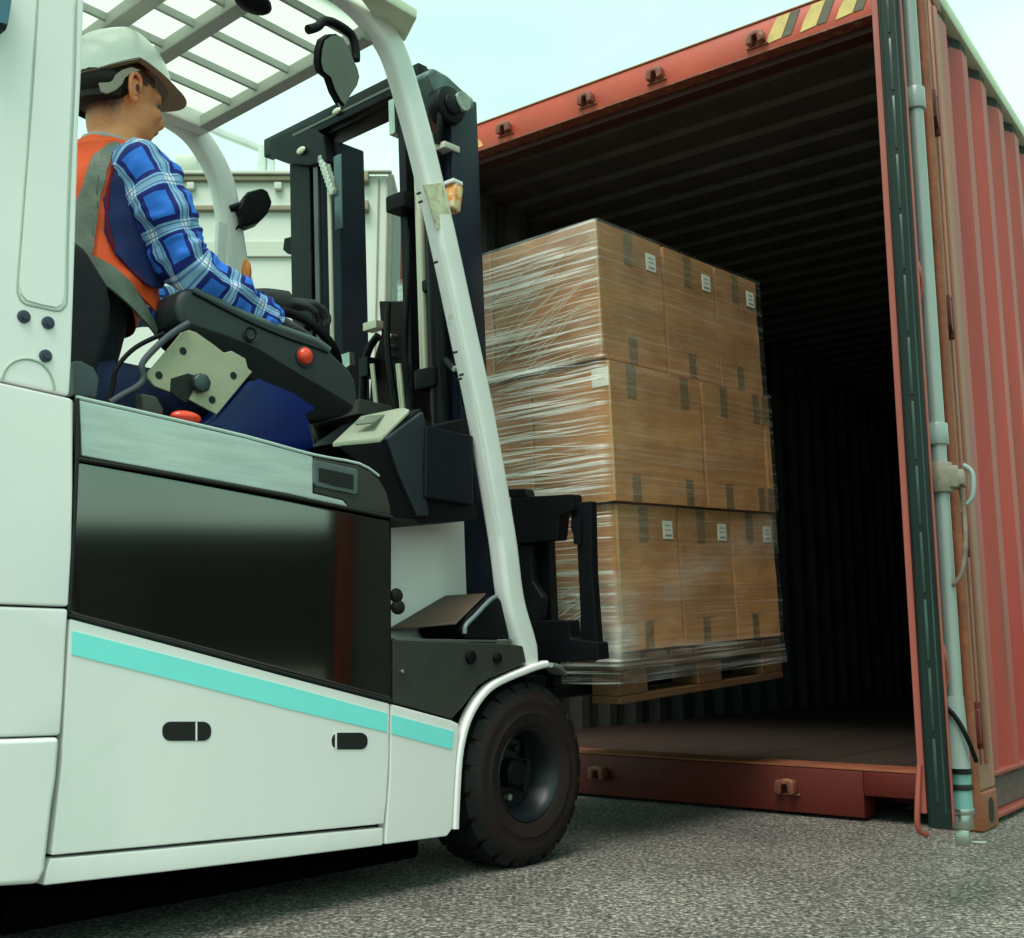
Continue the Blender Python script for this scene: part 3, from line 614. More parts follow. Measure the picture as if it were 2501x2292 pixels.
tubeo('pillar_weld', [P(1222, 1310, -.002), P(1172, 1030, -.002), P(1126, 812, .003), P(1083, 612, .006)], .003, M_WHITE2, fk, 4, 8)
# beam helpers in roof plane
RZ = 2.085
def onz(px, py, z):
    d = TMI.to_3x3() @ ray(px, py); return _o + d*((z-_o.z)/d.z)
def beam(name, a, b, w, h, m, z=RZ, bv=.004):
    A = onz(*a, z); B = onz(*b, z); d = (B-A); L = d.length; ang = math.atan2(d.y, d.x)
    M = Matrix.Translation(A) @ Matrix.Rotation(ang, 4, 'Z')
    return boxo(name, (0, -w/2, 0), (L, w/2, h), m, fk, bv, M=M)
M_BEAMD = mat('roof_beam_paint', (.42, .44, .40), .5, var=.06)
M_ROOFC = bpy.data.materials.new('roof_sheet_clear'); M_ROOFC.use_nodes = True
_b = M_ROOFC.node_tree.nodes['Principled BSDF']; pass
_n = M_ROOFC.node_tree; _n.nodes.clear(); _o2 = _n.nodes.new('ShaderNodeOutputMaterial'); _t1 = _n.nodes.new('ShaderNodeBsdfTranslucent'); _t1.inputs['Color'].default_value = (.72, .75, .70, 1)
_t2 = _n.nodes.new('ShaderNodeBsdfTransparent'); _t2.inputs['Color'].default_value = (.80, .83, .77, 1); _mx = _n.nodes.new('ShaderNodeMixShader'); _mx.inputs[0].default_value = .55
_n.links.new(_t2.outputs[0], _mx.inputs[1]); _n.links.new(_t1.outputs[0], _mx.inputs[2]); _n.links.new(_mx.outputs[0], _o2.inputs['Surface'])
yl, yr = .80, .06
xs = [onz(511, 303, RZ).x, onz(395, 140, RZ).x, onz(290, 55, RZ).x, onz(290, 55, RZ).x-.22]
for i, x in enumerate(xs):
    boxo('roof_cross_beam', (x-.022, yr+.035, RZ-.012), (x+.020, yl+.06, RZ+.028), M_BEAMD, fk, .006)
ylist = [onz(628, 227, RZ).y, onz(700, 182, RZ).y, onz(700, 100, RZ).y, onz(767, 49, RZ).y, onz(560, 261, RZ).y]
for y in ylist:
    boxo('roof_bar', (xs[-1]-.3, y-.005, RZ+.004), (xs[0], y+.005, RZ+.026), mat('roof_bar_grey', (.42, .45, .43), .5), fk, .002)
boxo('roof_side_beam', (xs[-1]-.4, yl+.02, RZ-.014), (xs[0]+.02, yl+.075, RZ+.04), M_WHITE2, fk, .01)
bm = bmesh.new(); add_box(bm, (xs[-1]-.4, yr-.02, RZ+.042), (xs[0]+.05, yl+.05, RZ+.048)); link('roof_sheet', bm, M_ROOFC, fk)
q = [onz(905, -20, 2.12), onz(1019, 47, 2.12), onz(990, 104, 2.12), onz(955, 100, 2.12), onz(880, 0, 2.12)]
prism('roof_front_corner', q, (0, 0, .03), mat('roof_corner_cream', (.66, .72, .55), .4, var=.08, vscale=20), fk, .006)
# front work lamp under roof at the top
c = onz(618, 6, RZ-.02); bm = bmesh.new(); ball(bm, c, (.05, .035, .022)); add_box(bm, c+Vector((-.02, -.02, -.0)), c+Vector((.03, .02, .04))); bevel(bm, .004); link('roof_lamp', bm, M_BLACK, fk, 50)
# --- mirror on curved arm
def mirror():
    outl = [(808, 83), (790, 95), (783, 120), (781, 150), (787, 175), (806, 190), (818, 225), (832, 250), (842, 262), (858, 235), (874, 212), (880, 190), (875, 168), (862, 140), (850, 110), (838, 90), (825, 82)]
    c0 = P(830, 175, .02); nn = Vector((.18, -1.0, -.20)).normalized(); R3 = TMI.to_3x3()
    pts = []
    for a, b in outl:
        d = R3 @ ray(a, b); pts.append(_o + d*((c0-_o).dot(nn)/d.dot(nn)))
    o = prism('mirror_shell', [p-nn*.004 for p in pts], -nn*.018, M_BLACK, fk, .003)
    c = sum(pts, Vector())/len(pts)
    bm = bmesh.new(); K = 5; rings = []
    for k in range(K):
        f = (1-k/K)*.94; rings.append([bm.verts.new(c+(p-c)*f+nn*.001) for p in pts])
    cv = bm.verts.new(c+nn*.001); n = len(pts)
    for k in range(K-1):
        for i in range(n): bm.faces.new((rings[k][i], rings[k][(i+1) % n], rings[k+1][(i+1) % n], rings[k+1][i]))
    for i in range(n): bm.faces.new((rings[-1][i], rings[-1][(i+1) % n], cv))
    link('mirror_glass', bm, M_MIRROR, o)
mirror()
tubeo('mirror_arm', [P(a, b, .03) for a, b in [(752, 73), (775, 66), (790, 53), (815, 56), (850, 78), (864, 100), (869, 130), (869, 148)]], .011, M_BLACK, fk, 5, 10)
prism('mirror_lower_glass', [P(a, b, .045) for a, b in [(788, 184), (812, 200), (846, 240), (843, 256), (832, 262)]], (.002, .004, 0), M_MIRROR, fk, 0)
# far mirror (seen from its back) on the far pillar
prism('far_mirror', [P(a_, b_, .84) for a_, b_ in [(596, 478), (606, 467), (640, 458), (655, 466), (666, 494), (655, 520), (632, 542), (602, 553), (590, 549), (588, 520), (580, 508), (590, 498)]], (.02, .055, 0), M_BLACK, fk, .014, sm=60)
tubeo('far_mirror_arm', [P(560, 512, .88), P(580, 505, .87), P(596, 500, .86)], .012, M_BLACK, fk, 4)
tubeo('far_mirror_stay', [P(570, 565, .88), P(585, 550, .87), P(590, 530, .86)], .004, M_BLACK, fk, 4)
boxo('far_handle', P(539, 540, .84)-Vector((.006, 0, 0)), P(548, 650, .84)+Vector((.006, .02, 0)), M_WHITE2, fk, .004)
bm = bmesh.new(); c = P(597, 670, .88); ball(bm, c, (.016, .03, .048)); link('far_turn_lamp', bm, M_ORANGEL, fk, 'all')
# near orange turn lamp on the mast side of the pillar
c = P(1107, 485, .10); bm = bmesh.new(); add_box(bm, c+Vector((-.018, -.02, -.042)), c+Vector((.018, .02, .038))); bevel(bm, .008, 3); link('turn_lamp', bm, mat('orange_lens_worn', (.80, .26, .03), .3, var=.3, vscale=40, col2=(.75, .62, .40), c2pos=(.5, .6), c2scale=30), fk, 50, Matrix.Translation(c) @ Matrix.Rotation(radians(9), 4, 'Y') @ Matrix.Translation(-c))
boxo('lamp_bracket', c+Vector((-.02, -.02, .036)), c+Vector((.018, .02, .048)), M_WHITE2, fk, .003)

# --- wheel
def wheel(cx, cy, name='front_wheel', d=1):
    w = bpy.data.objects.new(name, None); COL.objects.link(w); w.parent = fk; w.location = (cx, cy, .227); w.scale = (1, d, 1)
    bm = bmesh.new(); R = .221
    prof = [(.118, .012), (.128, .004), (.150, .001), (.154, -.001), (.160, .002), (.180, .001), (.186, .000), (.192, .003), (.204, .006), (.214, .014), (R, .026), (R+.001, .09), (R, .145), (.205, .160), (.13, .165), (.118, .160)]
    lathe(bm, prof, (0, 0, 0), (0, 1, 0), 96)
    link('tyre', bm, [M_SIDEW], w, 40)
    bm = bmesh.new(); n = 22
    for i in range(n):
        for side in (0, 1):
            a = 2*pi*(i+.5*side)/n; wd = .78*2*pi/n
            y0, y1 = (.000, .080) if side == 0 else (.085, .162)
            K = 5; vi = []; vo = []
            def pt(aa, r, y): return Vector((r*cos(aa), y, r*sin(aa)))
            sk = .10
            for k in range(K):
                aa = a+wd*(k/(K-1)-.5)
                vi.append([bm.verts.new(pt(aa, .206, y0+.006)), bm.verts.new(pt(aa, R+.009, y0+.020)), bm.verts.new(pt(aa+sk*(1 if side == 0 else 0), R+.012, (y0+y1)/2)), bm.verts.new(pt(aa+sk*(1 if side == 0 else 0), R+.012, y1)), bm.verts.new(pt(aa+sk*(1 if side == 0 else 0), R-.01, y1))])
            for k in range(K-1):
                for j in range(4): bm.faces.new((vi[k][j], vi[k+1][j], vi[k+1][j+1], vi[k][j+1]))
            for e in (vi[0], vi[-1]): bm.faces.new(e)
    link('tread_lugs', bm, M_RUBBER, w, 30)['kind'] = 'stuff'
    bm = bmesh.new(); prof = [(.0, .085), (.05, .085), (.085, .075), (.100, .03), (.112, .012), (.1175, .008), (.121, .012), (.1185, .03), (.112, .10), (0, .10)]
    lathe(bm, prof, (0, 0, 0), (0, 1, 0), 64); rim = link('rim', bm, M_RIM, w, 40)
    bm = bmesh.new(); prof = [(0, .045), (.030, .046), (.036, .052), (.038, .085)]; lathe(bm, prof, (0, 0, 0), (0, 1, 0), 32); link('hub', bm, M_BLACK, rim, 40)
    for k in range(6):
        a = k*pi/3+.3; c = Vector((.062*cos(a), .078, .062*sin(a))); cylo('wheel_nut', c, c+Vector((0, -.016, 0)), .009, M_STEEL if k == 4 else M_RIM, rim, seg=6)
    return w
wheel(0, .0); wheel(0, WT, d=-1); wheel(-1.62, .06, 'rear_wheel'); wheel(-1.62, WT-.06, 'rear_wheel', d=-1)
# --- mast (leans back 3.5 degrees)
MT = Matrix.Translation((.12, 0, 0)) @ Matrix.Rotation(radians(-3.5), 4, 'Y')
def my(px, py, d=0):
    "mast-frame y,s of a pixel on the mast's plane d"
    n = Vector((cos(radians(3.5)), 0, sin(radians(3.5)))); k = TMI.to_3x3() @ ray(px, py); base = Vector((.12, 0, 0))+n*d
    p = _o + k*((base-_o).dot(n)/k.dot(n)); q = MT.inverted() @ p; return q
def mbox(name, lo, hi, m, bv=.004): return boxo(name, lo, hi, m, fk, bv, M=MT)
def mcyl(name, y, d, s0, s1, r, m): return cylo(name, (d, y, s0), (d, y, s1), r, m, fk, M=MT)
a = my(1165, 250, 0); yN = a.y
# near outer rail: channel with its broad side to the camera
bm = bmesh.new(); add_box(bm, (-.115, yN, .45), (-.0, yN+.014, a.z+.0)); add_box(bm, (-.014, yN+.0145, .45), (.0, yN+.07, a.z)); add_box(bm, (-.115, yN+.0145, .45), (-.10, yN+.055, a.z)); bevel(bm, .004); link('outer_mast_rail', bm, M_MASTB, fk, 40, MT)
bm = bmesh.new(); add_box(bm, (-.10, yN+.075, .5), (.01, yN+.088, a.z-.10)); add_box(bm, (-.10, yN+.0885, .5), (-.085, yN+.13, a.z-.10)); bevel(bm, .003); link('inner_mast_rail', bm, M_BLACKM, fk, 40, MT)
cap = [Vector((-.13, yN-.003, a.z-.06)), Vector((.002, yN-.003, a.z-.05)), Vector((.002, yN-.003, a.z+.01)), Vector((-.03, yN-.003, a.z+.03)), Vector((-.10, yN-.003, a.z+.055)), Vector((-.16, yN-.003, a.z+.06)), Vector((-.19, yN-.003, a.z+.03))]
prism('mast_head_plate', [c+Vector((0, .02, 0)) for c in cap], (0, .16, 0), mat('mast_head_paint', (.10, .15, .14), .4, var=.4, vscale=18, col2=(.02, .03, .035), c2pos=(.45, .6), c2scale=10), fk, .012, M=MT)
bm = bmesh.new()
add_cyl(bm, (-.12, yN-.01, a.z-.05), (-.12, yN+.04, a.z-.05), .055, seg=24); add_cyl(bm, (-.12, yN-.018, a.z-.05), (-.12, yN-.008, a.z-.05), .03, seg=20)
bevel(bm, .004); link('chain_pulley', bm, M_BLACKM, fk, 40, MT)
bm = bmesh.new(); add_cyl(bm, (-.08, yN-.022, a.z-.03), (-.08, yN-.005, a.z-.03), .028, seg=20); ball(bm, (-.05, yN-.01, a.z-.02), (.02, .012, .02)); link('pulley_cap', bm, mat('worn_grey_cap', (.28, .36, .31), .45, var=.3, vscale=40), fk, 50, MT)
for k in range(5):
    tubeo('hydraulic_hose', [Vector((-.15+.016*k, yN+.01+.012*k, a.z-.02-.02*k)), (-.155+.016*k, yN+.005+.01*k, a.z-.10), (-.15+.014*k, yN+.02+.01*k, a.z-.17)], .0085, M_BLACKM, fk, 5, 10, MT)
mbox('hose_clamp', (-.15, yN-.005, a.z-.185), (-.085, yN+.05, a.z-.165), mat('clamp_cream', (.50, .50, .42), .5))
mcyl('lift_cylinder', yN+.05, -.145, .5, a.z-.19, .027, M_BLACKM)
# piston rods/cylinders between the rails, positioned from the gaps seen under the guard
def vpx(name, px, py, d, s0, s1, r, m):
    q = my(px, py, d); return mcyl(name, q.y, d, s0, s1, r, m)
def sz(px, py, d): return my(px, py, d).z
vpx('piston_rod', 1034, 800, -.15, sz(1045, 938, -.15), sz(1012, 300, -.15), .014, M_ROD)
vpx('tilt_cylinder', 1062, 800, -.13, sz(1062, 1015, -.13), sz(1062, 700, -.13), .021, M_MASTB)
vpx('thin_rod', 1052, 600, -.14, sz(1062, 700, -.14), sz(1040, 440, -.14), .008, M_STEEL)
q = my(1010, 700, -.12); mbox('inner_mast_rail', (-.14, q.y-.004, .6), (-.03, q.y+.028, sz(985, 290, -.12)), M_BLACKM)
q = my(1062, 930, -.13); mbox('cylinder_clamp', (-.18, q.y-.05, q.z-.03), (-.10, q.y+.035, q.z+.03), M_BLACKM, .008)
q = my(1064, 700, -.13); mbox('cylinder_clamp', (-.16, q.y-.035, q.z-.018), (-.10, q.y+.035, q.z+.018), M_BLACKM, .006)
q = my(1000, 500, -.14); mbox('rail_bracket', (-.19, q.y-.03, q.z-.025), (-.10, q.y+.05, q.z+.025), M_BLACK, .006)
q = my(978, 295, -.12); mbox('top_anchor', (-.15, q.y-.006, q.z-.05), (-.11, q.y+.02, q.z+.06), M_STEEL, .003)
# far rails
z1 = sz(760, 395, 0); 
qa = my(762, 600, -.02); qb = my(812, 600, -.02); mbox('outer_mast_rail', (-.11, qb.y, .45), (.0, qa.y, z1+.08), M_BLACKM)
qa = my(778, 700, -.12); mbox('rail_flange', (-.125, qa.y-.012, .5), (-.112, qa.y+.012, z1), mat('rail_sheen', (.09, .095, .10), .25, metal=.6))
qb = my(836, 600, 0); qc = my(890, 600, 0)
zt = sz(870, 374, 0)
mbox('inner_mast_rail', (-.105, qb.y-.01, .5), (.01, qb.y+.012, zt), mat('rail_reflective', (.16, .24, .24), .18, metal=.8, var=.3, vscale=5, stretch=(1, 1, .2)), .003)
mbox('inner_mast_rail', (-.10, qc.y, .5), (.01, qb.y-.012, zt+.002), M_MASTB, .006)
qd = my(822, 600, -.1); mcyl('chain_rod', qd.y, -.125, .7, z1-.12, .007, M_ROD)
bm = bmesh.new()
for k in range(9):
    q = my(788+3.4*k, 388+10*k, -.13); add_box(bm, (q.x-.012, q.y-.012, q.z-.014), (q.x+.012, q.y+.012, q.z+.010))
bevel(bm, .003); link('lift_chain', bm, mat('chain_steel', (.50, .54, .46), .4, metal=.5, var=.3, vscale=60), fk, 40, MT)
# lorry-side pipe strip
qe = my(752, 700, -.05); mbox('hose_tray', (-.06, qe.y-.004, .7), (-.04, qe.y+.012, z1+.02), mat('olive_tray', (.38, .38, .24), .5), .002)
# side work lamp
q = my(738, 600, -.06); bm = bmesh.new(); prism('', [Vector((-.09, my(a_, b_, -.06).y, my(a_, b_, -.06).z)) for a_, b_ in [(712, 588), (765, 574), (765, 628), (720, 625), (709, 615)]], (.05, 0, 0), None, bm=bm); bevel(bm, .006); link('mast_lamp', bm, M_BLACK, fk, 50, MT)
# crossbar
q0 = my(655, 345, -.12); q1 = my(1120, 170, -.12)
zb0 = my(658, 385, -.12).z
bm = bmesh.new(); add_box(bm, (-.14, yN+.10, zb0-.005), (-.10, q0.y, q0.z)); add_box(bm, (-.0995, yN+.1, q0.z-.03), (.0, q0.y-.05, q0.z-.004)); add_box(bm, (-.0995, yN+.1, zb0-.004), (-.02, q0.y-.12, zb0+.018)); bevel(bm, .005); link('mast_crossbar', bm, M_BLACKM, fk, 40, MT)
prism('crossbar_end', [Vector((-.142, my(a_, b_, -.14).y, my(a_, b_, -.14).z)) for a_, b_ in [(655, 341), (750, 300), (790, 330), (800, 395), (752, 406), (690, 396), (660, 384)]], (.05, 0, 0), M_BLACKM, fk, .008, M=MT)
q = my(735, 368, -.15); bm = bmesh.new(); ball(bm, q, (.006, .022, .012)); link('crossbar_cap', bm, M_ROD, fk, 'all', MT)
q = my(822, 272, -.15); bm = bmesh.new(); ball(bm, q, (.006, .02, .010)); link('crossbar_cap', bm, M_ROD, fk, 'all', MT)
boxo('crossbar_groove', (-.1425, yN+.11, (q0.z+zb0)/2-.012), (-.1405, q0.y-.16, (q0.z+zb0)/2-.004), mat('groove_sheen', (.10, .10, .08), .3, metal=.4), fk, 0, M=MT)
# hose guide at lower centre, hoses
hp = [(924, 735), (1000, 735), (1008, 830), (1010, 990), (900, 1000), (905, 900), (930, 815)]
prism('hose_guide', [Vector((my(a_, b_, -.10).x, my(a_, b_, -.10).y, my(a_, b_, -.10).z)) for a_, b_ in hp], (.06, 0, 0), mat('hose_guide_brown', (.012, .008, .007), .6, spec=.15), fk, .006, M=MT)
for k, (px_, w_) in enumerate(((917, .007), (981, .009))):
    q0_ = my(px_-8, 890, -.16); q1_ = my(px_+4, 1012, -.16); cylo('guide_rod', q0_, q1_, w_, M_ROD, fk, M=MT)
tubeo('hydraulic_hose', [my(924, 820, -.13), my(903, 850, -.13), my(890, 900, -.13), my(884, 1010, -.13)], .012, M_BLACKM, fk, 5, 10, MT)
q = my(920, 800, -.10); mbox('hose_strap', (-.13, q.y-.03, q.z-.012), (-.09, q.y+.03, q.z+.014), M_ROD, .003)
q = my(846, 870, -.14); bm = bmesh.new(); prism('', [my(a_, b_, -.15) for a_, b_ in [(818, 872), (853, 860), (854, 892), (845, 898)]], (.02, 0, 0), None, bm=bm); link('mast_fitting', bm, M_STEEL, fk, 40, MT)
# fittings between the rails
for a_, b_ in ((956, 848), (955, 870), (958, 822)):
    q = my(a_, b_, -.115); cylo('guide_bolt', q+Vector((-.010, 0, 0)), q+Vector((.02, 0, 0)), .008, M_STEEL, fk, seg=8, bv=.002, M=MT)
tubeo('hydraulic_hose', [my(948, 740, -.14), my(946, 830, -.15), my(955, 920, -.15), my(972, 1005, -.14)], .009, M_BLACKM, fk, 5, 10, MT)
tubeo('hydraulic_hose', [my(1000, 560, -.13), my(996, 700, -.14), my(990, 840, -.14), my(1000, 1000, -.13)], .008, M_BLACKM, fk, 5, 10, MT)
tubeo('hydraulic_hose', [my(1090, 880, -.16), my(1110, 905, -.18), my(1128, 930, -.16), my(1135, 990, -.14)], .009, M_BLACKM, fk, 5, 10, MT)
q = my(1128, 905, -.16); bm = bmesh.new(); add_cyl(bm, q+Vector((-.02, 0, 0)), q+Vector((.01, 0, 0)), .014, seg=6); add_cyl(bm, q+Vector((-.03, 0, 0)), q+Vector((-.02, 0, 0)), .009, seg=12); bevel(bm, .002); link('hose_fitting', bm, M_STEEL, fk, 40, MT)
qa = my(816, 450, -.13); qb = my(834, 450, -.13); mbox('rail_reflection_strip', (-.130, qb.y, my(826, 560, -.13).z), (-.127, qa.y, my(826, 378, -.13).z), mat('rail_reflective2', (.10, .145, .145), .3, metal=.7, var=.3, vscale=5), .0005)  # added strip, tinted with the pale reflection on the rail face
qa = my(905, 900, -.12); mbox('anchor_bracket', (-.15, qa.y-.02, qa.z-.03), (-.10, qa.y+.02, qa.z+.03), M_BLACKM, .004)
for k in range(4):
    q = my(1040+6*k, 320+6*k, -.16); mbox('pulley_bolt', (-.175, q.y-.006, q.z-.006), (-.16, q.y+.006, q.z+.006), M_STEEL, .002)
# smudged tape residue and chips on the near guard pillar
prism('tape_residue', [P(a_, b_, .0395) for a_, b_ in [(1034, 452), (1080, 446), (1094, 500), (1108, 548), (1066, 560), (1052, 505)]], (0, .004, 0), mat('tape_residue', (.62, .60, .42), .6, var=.25, vscale=40, col2=(.30, .30, .17), c2pos=(.55, .66), c2scale=34), fk, .0005)
for a_, b_, y_ in ((1027, 471, .040), (1031, 492, .040), (1068, 640, .033), (1116, 860, .022), (1131, 915, .020), (1127, 925, .020)):
    c = P(a_, b_, y_); cylo('paint_chip', c, c+Vector((0, .012, 0)), .0035, M_DGREY, fk, seg=7)
# carriage and load backrest in front of the mast
def cbx(name, pxs, d, th, m, bv=.005):
    return prism(name, [my(a_, b_, d) for a_, b_ in pxs], (th, 0, 0), m, fk, bv, M=MT)
CD = .10
cbx('carriage_upper_plate', [(1245, 1215), (1395, 1207), (1400, 1248), (1366, 1262), (1360, 1320), (1255, 1330)], CD, .05, M_BLACK)
cbx('backrest_post', [(1396, 1228), (1443, 1224), (1447, 1400), (1462, 1612), (1414, 1606), (1416, 1500), (1408, 1330), (1392, 1290)], CD+.02, .03, M_BLACKM)
cbx('backrest_post', [(1232, 1330), (1294, 1330), (1300, 1420), (1326, 1460), (1318, 1530), (1262, 1530)], CD+.01, .03, M_BLACKM)
cbx('carriage_lower_plate', [(1270, 1516), (1390, 1516), (1393, 1560), (1460, 1570), (1463, 1612), (1320, 1622), (1290, 1600)], CD, .05, M_BLACK)
cbx('backrest_clip', [(1396, 1264), (1416, 1262), (1418, 1330), (1400, 1330)], CD+.01, .02, M_BLACKM, .003)
cbx('fork_hook', [(1238, 1194), (1282, 1194), (1288, 1214), (1240, 1216)], CD, .04, M_BLACKM)
for y in (.12, .55):
    o = mbox('fork', (CD+.05, y, .395), (CD+1.05, y+.10, .43), M_BLACKM, .006)
    mbox('fork_shank', (CD+.051, y, .431), (CD+.085, y+.10, .90), M_BLACKM, .005)
mbox('front_tilt_beam', (-.08, .2, .34), (.02, .9, .46), M_BLACK)
# --- seat, armrest, controls
seat_o = [P(a_, b_, .22) for a_, b_ in [(60, 560), (188, 583), (215, 600), (245, 650), (270, 690), (281, 740), (279, 800), (266, 850), (250, 900), (240, 960), (60, 940)]]
prism('seat_backrest', seat_o, (0, .44, 0), M_SEAT, fk, .03, sm=60)
boxo('seat_cushion', (P(240, 960, .24).x-.1, .24, .95), (P(560, 900, .24).x-.05, .66, 1.06), M_SEAT, fk, .03)
arm = [(438, 722), (452, 703), (475, 700), (520, 716), (600, 762), (700, 800), (767, 826), (800, 845), (822, 870), (856, 902), (873, 932), (876, 975), (866, 1000), (840, 1010), (790, 985), (747, 960), (700, 935), (600, 905), (540, 870), (470, 820), (440, 790), (432, 750)]
prism('armrest', [P(a_, b_, .155) for a_, b_ in arm], (0, .10, 0), M_ARM, fk, .014, sm=60)
prism('armrest_underside', [P(a_, b_, .152) for a_, b_ in [(440, 775), (560, 815), (640, 850), (740, 912), (800, 945), (872, 990), (862, 1008), (842, 1016), (790, 1030), (735, 1035), (690, 1015), (640, 960), (600, 925), (520, 880), (455, 830)]], (0, .11, 0), M_BLACK, fk, .012, sm=60)
tubeo('armrest_seam', [P(a_, b_, .154) for a_, b_ in [(470, 716), (600, 783), (690, 822), (770, 850), (800, 862)]], .003, M_BLACK, fk, 4, 8)
tubeo('armrest_top_roll', [P(a_, b_, .162) for a_, b_ in [(470, 708), (600, 771), (700, 809), (770, 835), (802, 856)]], .010, mat('armrest_top', (.09, .12, .125), .4), fk, 4, 10)
c = P(745, 870, .148); bm = bmesh.new(); ball(bm, c, (.0205, .016, .0205), 24, 14); link('red_stop_button', bm, M_RED, fk, 'all')
c = P(746, 872, .152); cylo('button_collar', c+Vector((0, -.002, 0)), c+Vector((0, .01, 0)), .027, M_ARM, fk, seg=28, bv=.002)
c = P(611, 818, .152); bm = bmesh.new(); lathe(bm, [(0, -.002), (.011, -.003), (.014, .002), (.017, -.004), (.019, .004)], c, (0, 1, 0), 28); link('armrest_plug', bm, M_ARM, fk, 50)
plate = [(462, 806), (480, 812), (520, 840), (548, 862), (566, 857), (600, 876), (606, 900), (617, 908), (530, 1013), (454, 972), (378, 944), (362, 925), (362, 910), (428, 833), (445, 812)]
o = panel('bracket_plate', plate, .13, .008, M_ZINC, fk, .002)
for a_, b_ in ((447, 858), (388, 917), (570, 918), (518, 977)):
    c = P(a_, b_, .130); cylo('plate_hole', c+Vector((0, -.001, 0)), c+Vector((0, .005, 0)), .0085, M_SEAL, o, seg=14)
c = P(485, 938, .128); bm = bmesh.new(); add_cyl(bm, c+Vector((0, -.018, 0)), c+Vector((0, .004, 0)), .022, seg=7); bevel(bm, .004); link('bracket_bolt', bm, mat('bolt_slate', (.07, .09, .10), .35, metal=.5), o, 50)
panel('bracket_slot', [(418, 925), (460, 912), (478, 918), (470, 960), (455, 985), (430, 970), (416, 955)], .1285, .004, M_SEAL, fk, .001)
panel('blue_side_cover', [(625, 905), (720, 945), (800, 1000), (762, 1022), (770, 1065), (778, 1115), (600, 1095), (470, 1050), (530, 1017)], .15, .08, M_BLUEP, fk, .02)
bm = bmesh.new(); c = P(454, 1021, .05); ball(bm, c, (.034, .02, .014), 20, 12); link('red_lever_knob', bm, M_RED, fk, 'all')
tubeo('seat_belt_strap', [P(a_, b_, .12) for a_, b_ in [(268, 985), (300, 965), (335, 945), (350, 925), (347, 890), (380, 850), (420, 815), (460, 790)]], .007, mat('belt_grey', (.06, .07, .09), .6), fk, 5, 8)
tubeo('cable', [P(a_, b_, .13) for a_, b_ in [(262, 990), (275, 950), (285, 900), (330, 850), (400, 815)]], .005, M_BLACK, fk, 5, 8)
prism('seat_hinge', [P(a_, b_, .10) for a_, b_ in [(178, 882), (200, 880), (232, 898), (245, 925), (238, 975), (182, 968)]], (0, .05, 0), mat('hinge_slate', (.06, .07, .085), .4), fk, .006)
panel('buckle', [(345, 960), (385, 968), (402, 1000), (398, 1030), (350, 1015)], .08, .03, M_DGREY, fk, .006)
panel('white_latch', [(395, 772), (420, 775), (428, 790), (418, 805), (395, 820)], .30, .02, M_WHITE, fk, .006)
# steering wheel and column
sw = P(728, 850, .5)
bm = bmesh.new(); Rm = Matrix.Translation(sw) @ Matrix.Rotation(radians(38), 4, 'Y'); prof = [( .125+.013*cos(k*pi/5), .013*sin(k*pi/5)) for k in range(11)]
rs = []
for i in range(40):
    a_ = 2*pi*i/40; rs.append([bm.verts.new(Rm @ Vector((r*cos(a_), r*sin(a_), z_))) for r, z_ in prof[:-1]])
for i in range(40):
    for k in range(10): bm.faces.new((rs[i][k], rs[i][(k+1) % 10], rs[(i+1) % 40][(k+1) % 10], rs[(i+1) % 40][k]))
for k in range(3): add_cyl(bm, Rm @ Vector((0, 0, -.01)), Rm @ Vector((.125*cos(k*2.1), .125*sin(k*2.1), 0)), .011)
add_cyl(bm, Rm @ Vector((0, 0, -.03)), Rm @ Vector((0, 0, .01)), .04); link('steering_wheel', bm, M_BLACK, fk, 50)
cylo('steering_column', sw+Vector((.02, 0, -.02)), sw+Vector((.20, 0, -.42)), .035, M_BLACK, fk)
# ================================================================== load: pallet, boxes, film
tt = radians(3.56)
T0 = Vector((.254, -.039, 1.8))
LMl = Matrix(((cos(tt), 0, -sin(tt), T0.x), (0, 1, 0, T0.y), (sin(tt), 0, cos(tt), T0.z), (0, 0, 0, 1)))
LM = TM @ LMl      # load frame: x depth, y left, z up (0 = top of the load)
pal = empty('wooden_pallet', LM @ Matrix.Translation((0, 0, -1.388)), 'brown wooden pallet on the forks under the wrapped boxes', 'pallet')
for k in range(7): boxo('top_board', (-.01+k*.142, -.0, .092), (.11+k*.142, .84, .113), M_WOOD, pal, .002)
for y in (.0, .37, .74):
    boxo('stringer_board', (0, y, .070), (.97, y+.10, .091), M_WOOD, pal, .002)
    boxo('bottom_board', (0, y, -.022), (.97, y+.10, -.001), M_WOOD, pal, .002)
    for x in (0, .42, .83): boxo('block', (x, y+.001, 0), (x+.14, y+.099, .069), M_WOOD, pal, .003)
levels = [(0, -.418), (-.421, -.838), (-.841, -1.268)]
xs3 = {0: [0, .352, .678, .975], 1: [.012, .520, .935, .985], 2: [.03, .352, .678, .98]}
ysl = {0: [0, .42, .84], 1: [-.012, .288, .83], 2: [0, .42, .84]}
nm = {0: 'top', 1: 'middle', 2: 'bottom'}
ordx = {0: 'nearest', 1: 'centre', 2: 'deepest'}
